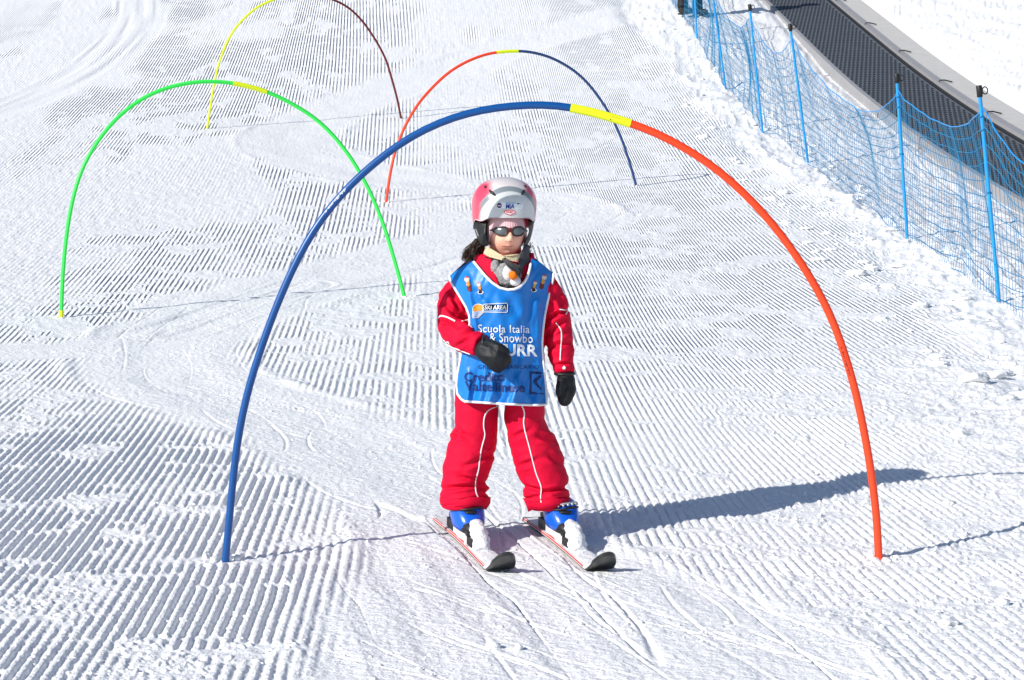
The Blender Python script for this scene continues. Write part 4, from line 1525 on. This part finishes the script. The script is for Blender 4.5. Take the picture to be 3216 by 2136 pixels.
helm_patch([(640, 420), (700, 415), (800, 412), (900, 414), (945, 420), (952, 470), (945, 498), (850, 498), (740, 497), (640, 495)], mat('sticker_white', (.74, .78, .82), .4, .4), 'name_sticker')
helm_text('MiA', (738, 432, 845, 493), mat('marker_blue', (.01, .05, .28), .5, .3), bold=.02, shear=.12)
helm_text('----------', (735, 418, 865, 428), mat('sticker_cyan', (.10, .38, .65), .5, .3), bold=.02)
ring = lambda cx, cy, rx, ry, n=16: [(cx + rx * math.cos(2 * math.pi * k / n), cy + ry * math.sin(2 * math.pi * k / n)) for k in range(n)]
helm_patch(ring(660, 453, 30, 33), mat('emblem_navy', (.03, .03, .10), .5, .3), 'round_emblem', .0012)
helm_patch([(638, 448), (682, 446), (684, 462), (640, 463)], mat('emblem_pink', (.6, .4, .45), .5, .3), 'round_emblem_band', .0018, 3)
helm_patch(ring(892, 431, 16, 9), mat('emblem_navy', (0, 0, 0)), 'sticker_mark', .0012, 3)
helm_patch([(905, 428), (936, 431), (936, 439), (905, 436)], mat('emblem_grey', (.2, .24, .28), .5, .3), 'sticker_mark', .0013, 3)
sh = [(718, 528), (745, 516), (785, 511), (825, 514), (852, 524), (845, 545), (820, 558), (790, 570), (757, 560), (728, 545)]
helm_patch(sh, mat('shield_white', (.78, .74, .74), .4, .4), 'shield_sticker')
cc = catmull(c1(*(sh + sh[:1])), 44)
v, f = tube([hit(HELM, a, b, .0010) for a, b in cc], .0013, 5, False)
obj('shield_outline', v, f, mat('shield_red', (.60, .03, .06), .5, .3), helmet)
helm_text('uvex', (748, 524, 826, 545), mat('shield_red', (0, 0, 0)), bold=.03, off=.0013)
# soft black ear pads
for sgn, pts in ((-1, [(338, 640), (420, 660), (505, 640), (495, 700), (500, 800), (525, 900), (530, 945), (480, 960), (420, 940), (385, 850), (352, 750)]),
                 (1, [(1015, 625), (1087, 640), (1080, 720), (1062, 800), (1040, 880), (1010, 935), (965, 960), (955, 930), (985, 870), (1022, 780), (1040, 700)])):
    d = [(-.010 if sgn < 0 else -.005)] * len(pts)
    if sgn < 0:
        d = [.0, -.03, -.055, -.060, -.064, -.070, -.072, -.06, -.04, -.02, -.0]
    else:
        d = [-.04, .0, .005, -.005, -.02, -.03, -.055, -.06, -.05, -.035, -.03]
    pad = slab(pts, d, 'black', 'ear_pad', .045, helmet, bulge=.014, dens=6)
v, f = tube([G(a, b, -.036) for a, b in catmull(c1((362, 745), (375, 755), (388, 790), (405, 830)), 16)], .0022, 6)
obj('pad_seam', v, f, M['silver'], helmet)

# ---- curly hair escaping at the side
strands = []
rs = random.Random(4)
for k in range(420):
    x0, y0 = rs.uniform(360, 445), rs.uniform(860, 960)
    x1, y1 = rs.uniform(225, 400), rs.uniform(1040, 1185)
    if k % 4 == 0: x1 = rs.uniform(195, 260); y1 = rs.uniform(1040, 1145)
    dy0, dy1 = rs.uniform(-.02, .03), rs.uniform(-.03, .03)
    ph, am, fq = (k % 9) * .7 + rs.uniform(-.25, .25), rs.uniform(5, 17), rs.uniform(.8, 1.7)
    pts = []
    sidew = rs.uniform(-10, 55)
    for q in np.linspace(0, 1, 16):
        X = x0 + (x1 - x0) * q - sidew * math.sin(math.pi * q) + am * math.sin(fq * 6.28 * q + ph) * q
        Y = y0 + (y1 - y0) * q + am * .6 * math.cos(fq * 6.28 * q + ph) * q
        px, py = c1((X, Y))[0]
        pts.append(G(px, py, dy0 + (dy1 - dy0) * q + .008 * math.sin(fq * 5 * q + ph)))
    strands.append(tube(pts, [.0014 * (1 - .7 * (i / 15)) for i in range(16)], 4, False))
hair = obj('hair', *join(*strands), M['hair'], child)
strands = []
for k in range(14):
    x0, y0 = rs.uniform(985, 1030), rs.uniform(930, 980)
    pts = [G(*c1((x0 + 45 * q + 10 * math.sin(9 * q + k), y0 + 68 * q - 60 * q * q * (k % 3)))[0], -.01) for q in np.linspace(0, 1, 8)]
    strands.append(tube(pts, .0008, 4, False))
obj('hair_wisp', *join(*strands), M['hair'], hair)
hb_ = ellipsoid(G(*c1((405, 975))[0], .016), m_(15), .025, m_(24), 16, 12)
obj('hair_bulk', *hb_, M['hair'], hair)


# ---- mittens: padded body with a separate thumb
def mitten(parts, wr, name='mitten'):
    V_, N_, F_ = remeshed(*join(*parts), .0036, 4)
    V_ = [v + n * (.0026 * (1 - 2 * abs(mnoise.noise(Vector((v.x * 30, v.y * 22, v.z * 30))))) + .0003 * mnoise.noise(v * 110)) for v, n in zip(V_, N_)]
    return obj(name, V_, F_, M['mitten'], child)


# hand across the chest: body, four-finger pocket curled over, thumb on top
q = lambda x, y: ((1450 + x / 5.227) / PX, (980 + y / 5.227) / PX)


def mlimb(pts, flat=.8, n=20):
    P = [(*G(*q(a, b), d), m_(r / 5.227 / PX)) for a, b, r, d in pts]
    C = catmull(P, 20)
    return tube([c[:3] for c in C], [c[3] for c in C], n)


mit_r = mitten([mlimb([(330, 560, 150, -.155), (420, 640, 185, -.170), (520, 700, 205, -.180), (620, 770, 200, -.185), (700, 820, 155, -.180), (750, 850, 95, -.175)]),
                mlimb([(480, 760, 130, -.175), (600, 850, 140, -.18), (680, 880, 110, -.178)]),
                mlimb([(420, 540, 95, -.175), (540, 570, 85, -.195), (650, 610, 75, -.205), (740, 655, 52, -.20), (775, 672, 30, -.198)])], None)
cuffp = [G(*q(360 + 26 * math.cos(a) + 10, 555 + 165 * math.sin(a) * 1.0), -.155 + .035 * math.cos(a)) for a in np.linspace(0, 6.283, 30)]
v, f = tube(cuffp, .0055, 8, False)
obj('cuff', v, f, M['black'], mit_r)
for a, b in (((560, 560), (640, 640)), ((640, 650), (560, 700)), ((640, 650), (690, 760)), ((630, 660), (620, 780))):
    pass
q2 = lambda x, y: ((1700 + x / 7.127) / PX, (1080 + y / 7.127) / PX)
ml = lambda pts: (lambda C: tube([c[:3] for c in C], [c[3] for c in C], 20))(catmull([(*G(*q2(a, b), d), m_(r / 7.127 / PX)) for a, b, r, d in pts], 20))
mit_l = mitten([ml([(535, 690, 165, -.025), (550, 800, 205, -.028), (560, 950, 212, -.030), (555, 1090, 200, -.036), (535, 1220, 165, -.044), (515, 1330, 115, -.052), (508, 1385, 60, -.056)]),
                ml([(480, 830, 120, -.05), (430, 960, 95, -.065), (405, 1080, 75, -.070), (398, 1160, 55, -.072), (395, 1190, 34, -.072)])], None)
v, f = tube([G(*q2(520 + 205 * math.cos(a), 665 + 22 * math.sin(a)), -.025 - .030 * math.sin(a)) for a in np.linspace(0, 6.283, 30)], .0060, 8, False)
obj('cuff', v, f, M['black'], mit_l)


# ---- ski boots
def boot(bx, by):
    z0 = float(base_z(by)) + .048
    fw = Vector((SKI_D[0], SKI_D[1], -.085)).normalized()
    sdv = Vector((-fw.y, fw.x, 0)).normalized()       # to the boot's side
    upv = sdv.cross(fw).normalized()
    if upv.z < 0: upv = -upv
    O = Vector((bx, by, z0))
    L3 = lambda a, s, h: O + fw * a + sdv * s + upv * h
    def ringx(a, h, ra, rs_, n=24, ex=2.4):
        out = []
        for k in range(n):
            t = 2 * math.pi * k / n
            c, s = math.cos(t), math.sin(t)
            out.append(L3(a + ra * math.copysign(abs(c) ** (2 / ex), c), rs_ * math.copysign(abs(s) ** (2 / ex), s), h))
        return out
    def skin(rings, n=24):
        V_ = [p for r in rings for p in r]
        F_ = [(i * n + k, i * n + (k + 1) % n, (i + 1) * n + (k + 1) % n, (i + 1) * n + k) for i in range(len(rings) - 1) for k in range(n)]
        F_.append(tuple(range(n))[::-1]); F_.append(tuple(range((len(rings) - 1) * n, len(rings) * n)))
        return V_, F_
    shell = skin([ringx(.030, 0, .120, .040), ringx(.030, .012, .122, .042), ringx(.026, .026, .116, .042), ringx(.010, .040, .095, .043), ringx(-.012, .060, .068, .044), ringx(-.014, .095, .052, .040), ringx(-.014, .112, .040, .032)])
    b = obj('ski_boot', *shell, M['black'], child)
    # blue overlap shell, a rounded dome over the instep and cuff
    cuff = skin([ringx(.034, .004, .086, .0465), ringx(.034, .020, .090, .0520), ringx(.028, .040, .088, .0560), ringx(.018, .060, .080, .0575), ringx(.008, .078, .069, .0555), ringx(.000, .092, .055, .048), ringx(-.005, .100, .040, .036)])
    obj('shell', *cuff, M['bootblue'], b)
    obj('shell_window', *ellipsoid(L3(.092, -.004, .066), .012, .022, .007, 16, 10, Matrix((fw, sdv, upv)).transposed()), M['black'], b)
    # buckle straps
    for h, a, rr in ((.066, .015, .0605), (.080, .008, .0600)):
        pts = [L3(a + (.078 if h < .07 else .068) * math.cos(t), (.0575 if h < .07 else .055) * math.sin(t), h + .012 * math.cos(t) + .004 * math.sin(2 * t)) for t in np.linspace(-2.2, 2.2, 24)]
        obj('strap', *tube(pts, .0042, 6), M['black' if h < .07 else 'silver'], b)
    bl = []
    for k, t in enumerate(np.linspace(-1.3, 1.0, 9)):
        bl.append(ellipsoid(L3(.010 + .073 * math.cos(t), .0585 * math.sin(t), .076 + .012 * math.cos(t) + .004 * math.sin(2 * t)), .0042, .0042, .0050, 8, 6))
    obj('buckle', *join(*bl), M['silver'], b)
    side = [L3(.0 + .070 * math.cos(t), -.060 * math.sin(t), .040 + .028 * t) for t in np.linspace(.8, 1.9, 12)]
    obj('buckle_lever', *tube(side, .006, 6), M['white'], b)
    # snow packed on the toe
    rings = [(L3(.108, .006, .022), .020), (L3(.128, .007, .024), .025), (L3(.150, .007, .018), .0275), (L3(.175, .006, .006), .029), (L3(.205, .004, -.010), .030), (L3(.235, .002, -.024), .028), (L3(.262, .0, -.036), .024)]
    C = catmull([(*p, r) for p, r in rings], 22)
    sv_, sf_ = tube([c[:3] for c in C], [c[3] for c in C], 22)
    sv_ = [v + Vector((mnoise.noise(v * 60), mnoise.noise(v * 60 + Vector((9, 3, 1))), mnoise.noise(v * 60 + Vector((3, 7, 2))))) * .006 + Vector((mnoise.noise(v * 150), 0, mnoise.noise(v * 150 + Vector((1, 2, 3))))) * .003 for v in sv_]
    obj('packed_snow', sv_, sf_, SNOW, b)
    return b


for bx, by in BOOTS:
    boot(bx, by)


# ---- skis
def ski(bx, by, label):
    fw = Vector((SKI_D[0], SKI_D[1], -.085)).normalized()
    sdv = Vector((-fw.y, fw.x, 0)).normalized()
    upv = sdv.cross(fw).normalized()
    if upv.z < 0: upv = -upv; 
    O = Vector((bx, by, float(base_z(by)) + .002))
    root = thing('ski', O, label, 'ski', 'pair of skis under the child')
    s = np.r_[np.linspace(-.33, .45, 30), np.linspace(.46, .58, 26)]
    def half(t):
        if t < .45:
            return .036 + .010 * abs((t - .02) / .43) ** 1.6
        k = (t - .45) / .1305
        return .0455 * math.sqrt(max(.012, 1 - k ** 3.2))
    def rise(t):
        return 0 if t < .465 else .070 * ((t - .465) / .115) ** 1.35
    L3 = lambda a, b_, h: O + fw * a + sdv * b_ + upv * h
    th = .013
    def layer(h0, h1, k0=1.0, k1=1.0):
        V_ = []
        for t in s:
            w_ = half(t); z = rise(t)
            V_ += [L3(t, -w_ * k0, z + h0), L3(t, w_ * k0, z + h0), L3(t, w_ * k1, z + h1), L3(t, -w_ * k1, z + h1)]
        F_ = []
        for i in range(len(s) - 1):
            for k in range(4):
                F_.append((i * 4 + k, i * 4 + (k + 1) % 4, i * 4 + 4 + (k + 1) % 4, i * 4 + 4 + k))
        F_.append((0, 1, 2, 3)); n = (len(s) - 1) * 4; F_.append((n + 3, n + 2, n + 1, n))
        return V_, F_
    obj('base', *layer(0, .0035), M['skibase'], root, False)
    s_all = s
    s = s_all[s_all <= .522]
    obj('core', *layer(.0036, .0125, 1.0, .95), M['skitop'], root, False)
    s = s_all[s_all >= .5245]
    obj('tip_guard', *layer(.0036, .0130, 1.0, .95), M['skibase'], root, False)
    s = s_all
    # red graphic along the edge
    gv = []; gf_ = []
    tt = np.linspace(-.31, .44, 40)
    for t in tt:
        w_ = half(t); wob = .5 + .5 * mnoise.noise(Vector((t * 14, bx * 9, 0)))
        gv += [L3(t, -w_ * .94, .0131), L3(t, -w_ * (.94 - .32 * max(0, wob * 1.6 - .5)), .0131)]
    for i in range(len(tt) - 1):
        gf_.append((i * 2, i * 2 + 1, i * 2 + 3, i * 2 + 2))
    gv2 = []; o2 = len(gv)
    obj('edge_graphic', gv, gf_, M['skired'], root, False)
    sv_ = [(L3(t, sg_ * half(t) * 1.0, .009)) for sg_ in (-1,) for t in np.linspace(-.32, .45, 30)]
    obj('side_stripe', *tube(sv_, .0026, 5), M['skired'], root)
    v, f = tube([L3(t, .0, rise(t) + .0105) for t in np.linspace(.395, .475, 12)], [.030 * math.sqrt(max(.02, 1 - ((t - .41) / .075) ** 2)) if t > .41 else .028 for t in np.linspace(.395, .475, 12)], 12)
    v = [p for p in v]
    # bindings
    rot = Matrix((fw, sdv, upv)).transposed()
    toe = join(box(L3(.175, 0, .030), .07, .058, .030, rot), box(L3(.150, 0, .052), .03, .066, .016, rot), ellipsoid(L3(.20, 0, .034), .03, .027, .02, 14, 10, rot))
    obj('toe_binding', *toe, M['black'], root, False)
    heel = join(box(L3(-.125, 0, .030), .09, .055, .032, rot), box(L3(-.105, 0, .062), .030, .045, .045, rot), box(L3(-.165, 0, .050), .06, .028, .014, rot))
    obj('heel_binding', *heel, M['black'], root, False)
    obj('riser_plate', *box(L3(.02, 0, .029), .26, .05, .032, rot), M['skitop'], root, False)
    # crust of snow on the shovel and behind the toe
    cvx = []; cfx = []
    nx, nyy = 26, 10
    for i in range(nx + 1):
        t = .17 + .32 * i / nx
        w_ = half(t) * .93
        for j in range(nyy + 1):
            e = j / nyy * 2 - 1
            edge_ = (1 - e ** 4) * math.sin(math.pi * min(1, max(0, i / nx * .96 + .02))) ** .6
            h = rise(t) + .0127 + edge_ * (.004 + .006 * max(0, 1 - (t - .17) / .1)) + .003 * edge_ * mnoise.noise(Vector((t * 80, e * 5, bx * 20)))
            cvx.append(L3(t, e * w_, h))
    for i in range(nx):
        for j in range(nyy):
            a = i * (nyy + 1) + j
            cfx.append((a, a + 1, a + nyy + 2, a + nyy + 1))
    obj('snow_crust', cvx, cfx, SNOW, root)
    return root


ski(*BOOTS[0], 'white and red child ski under the boot nearest the blue half of the arch')
ski(*BOOTS[1], 'white child ski under the boot nearest the orange-red half of the arch')


# ================================================================== PEOPLE FAR UP THE SLOPE
def bystander(x, y, trousers, label, turn=0.0):
    z = ground_z(x, y) + .02
    B = Vector((x, y, z))
    ct, st = math.cos(turn), math.sin(turn)
    def Pp(a, b, c): return B + Vector((a * ct - b * st, a * st + b * ct, c))
    def lim(pts): 
        C = catmull([(*Pp(*p[:3]), p[3]) for p in pts], 16)
        return tube([c[:3] for c in C], [c[3] for c in C], 14)
    legs = [lim([(s * .10, 0, .92, .10), (s * .12, .01, .70, .095), (s * .13, -.01, .45, .075), (s * .14, .02, .20, .08), (s * .14, .01, .10, .085)]) for s in (-1, 1)]
    torso_ = lim([(0, 0, .86, .13), (0, 0, 1.0, .15), (0, .01, 1.20, .17), (0, 0, 1.38, .15), (0, 0, 1.46, .08), (0, -.01, 1.56, .06)])
    arms = [lim([(s * .17, 0, 1.38, .075), (s * .26, .02, 1.20, .065), (s * .28, 0, 1.02, .055), (s * .24, -.12, .90, .045), (s * .22, -.18, .86, .04)]) for s in (-1, 1)]
    head_ = ellipsoid(Pp(0, -.01, 1.63), .078, .095, .115, 18, 12)
    nose = ellipsoid(Pp(0, -.105, 1.62), .014, .018, .02, 10, 8)
    V_, N_, F_ = remeshed(*join(*legs, torso_, *arms, head_, nose), .016, 3)
    o = obj('person', V_, F_, [M[trousers], M['grey'], M['skin']], None, True, B)
    idx = []
    for f in F_:
        zz = sum(V_[i].z for i in f) / len(f) - z
        idx.append(0 if zz < .90 else (1 if zz < 1.50 else 2))
    o.data.polygons.foreach_set('material_index', idx)
    tag(o, label, 'person')
    hl = []
    for j in range(9):
        th = j / 8 * math.pi / 2
        for i in range(20):
            a = 2 * math.pi * i / 20
            hl.append(Pp(.105 * math.cos(th) * math.cos(a), .125 * math.cos(th) * math.sin(a), 1.655 + .125 * math.sin(th)))
    obj('helmet', hl, [(j * 20 + i, j * 20 + (i + 1) % 20, (j + 1) * 20 + (i + 1) % 20, (j + 1) * 20 + i) for j in range(8) for i in range(20)], M['black'], o)
    for s in (-1, 1):
        sh_ = join(lim([(s * .14, .04, .05, .055), (s * .14, -.05, .05, .055), (s * .145, -.15, .04, .045), (s * .147, -.19, .035, .035)]), lim([(s * .14, .03, .04, .06), (s * .14, .02, .14, .065), (s * .14, .0, .26, .06)]))
        bt = obj('boot', *sh_, M['black'], o)
        obj('boot_sole', *box(Pp(s * .14, -.05, .012), .085, .26, .022, Matrix.Rotation(turn, 3, 'Z')), M['black'], bt, False)
        obj('boot_clip', *box(Pp(s * .14 + .03, -.14, .06), .04, .05, .03, Matrix.Rotation(turn, 3, 'Z')), M['yellow'], bt, False)
        obj('glove', *ellipsoid(Pp(s * .215, -.20, .85), .045, .06, .05, 12, 8), M['black'], o)
    return o


g = gp(1574, 50)
bystander(g.x + .12, g.y, 'darkcloth', 'adult in black trousers behind the net, only the legs in view', R(35))
g = gp(1668, 14)
bystander(g.x + .1, g.y + .6, 'teal', 'adult in teal trousers beyond the net, only the feet in view', R(-30))
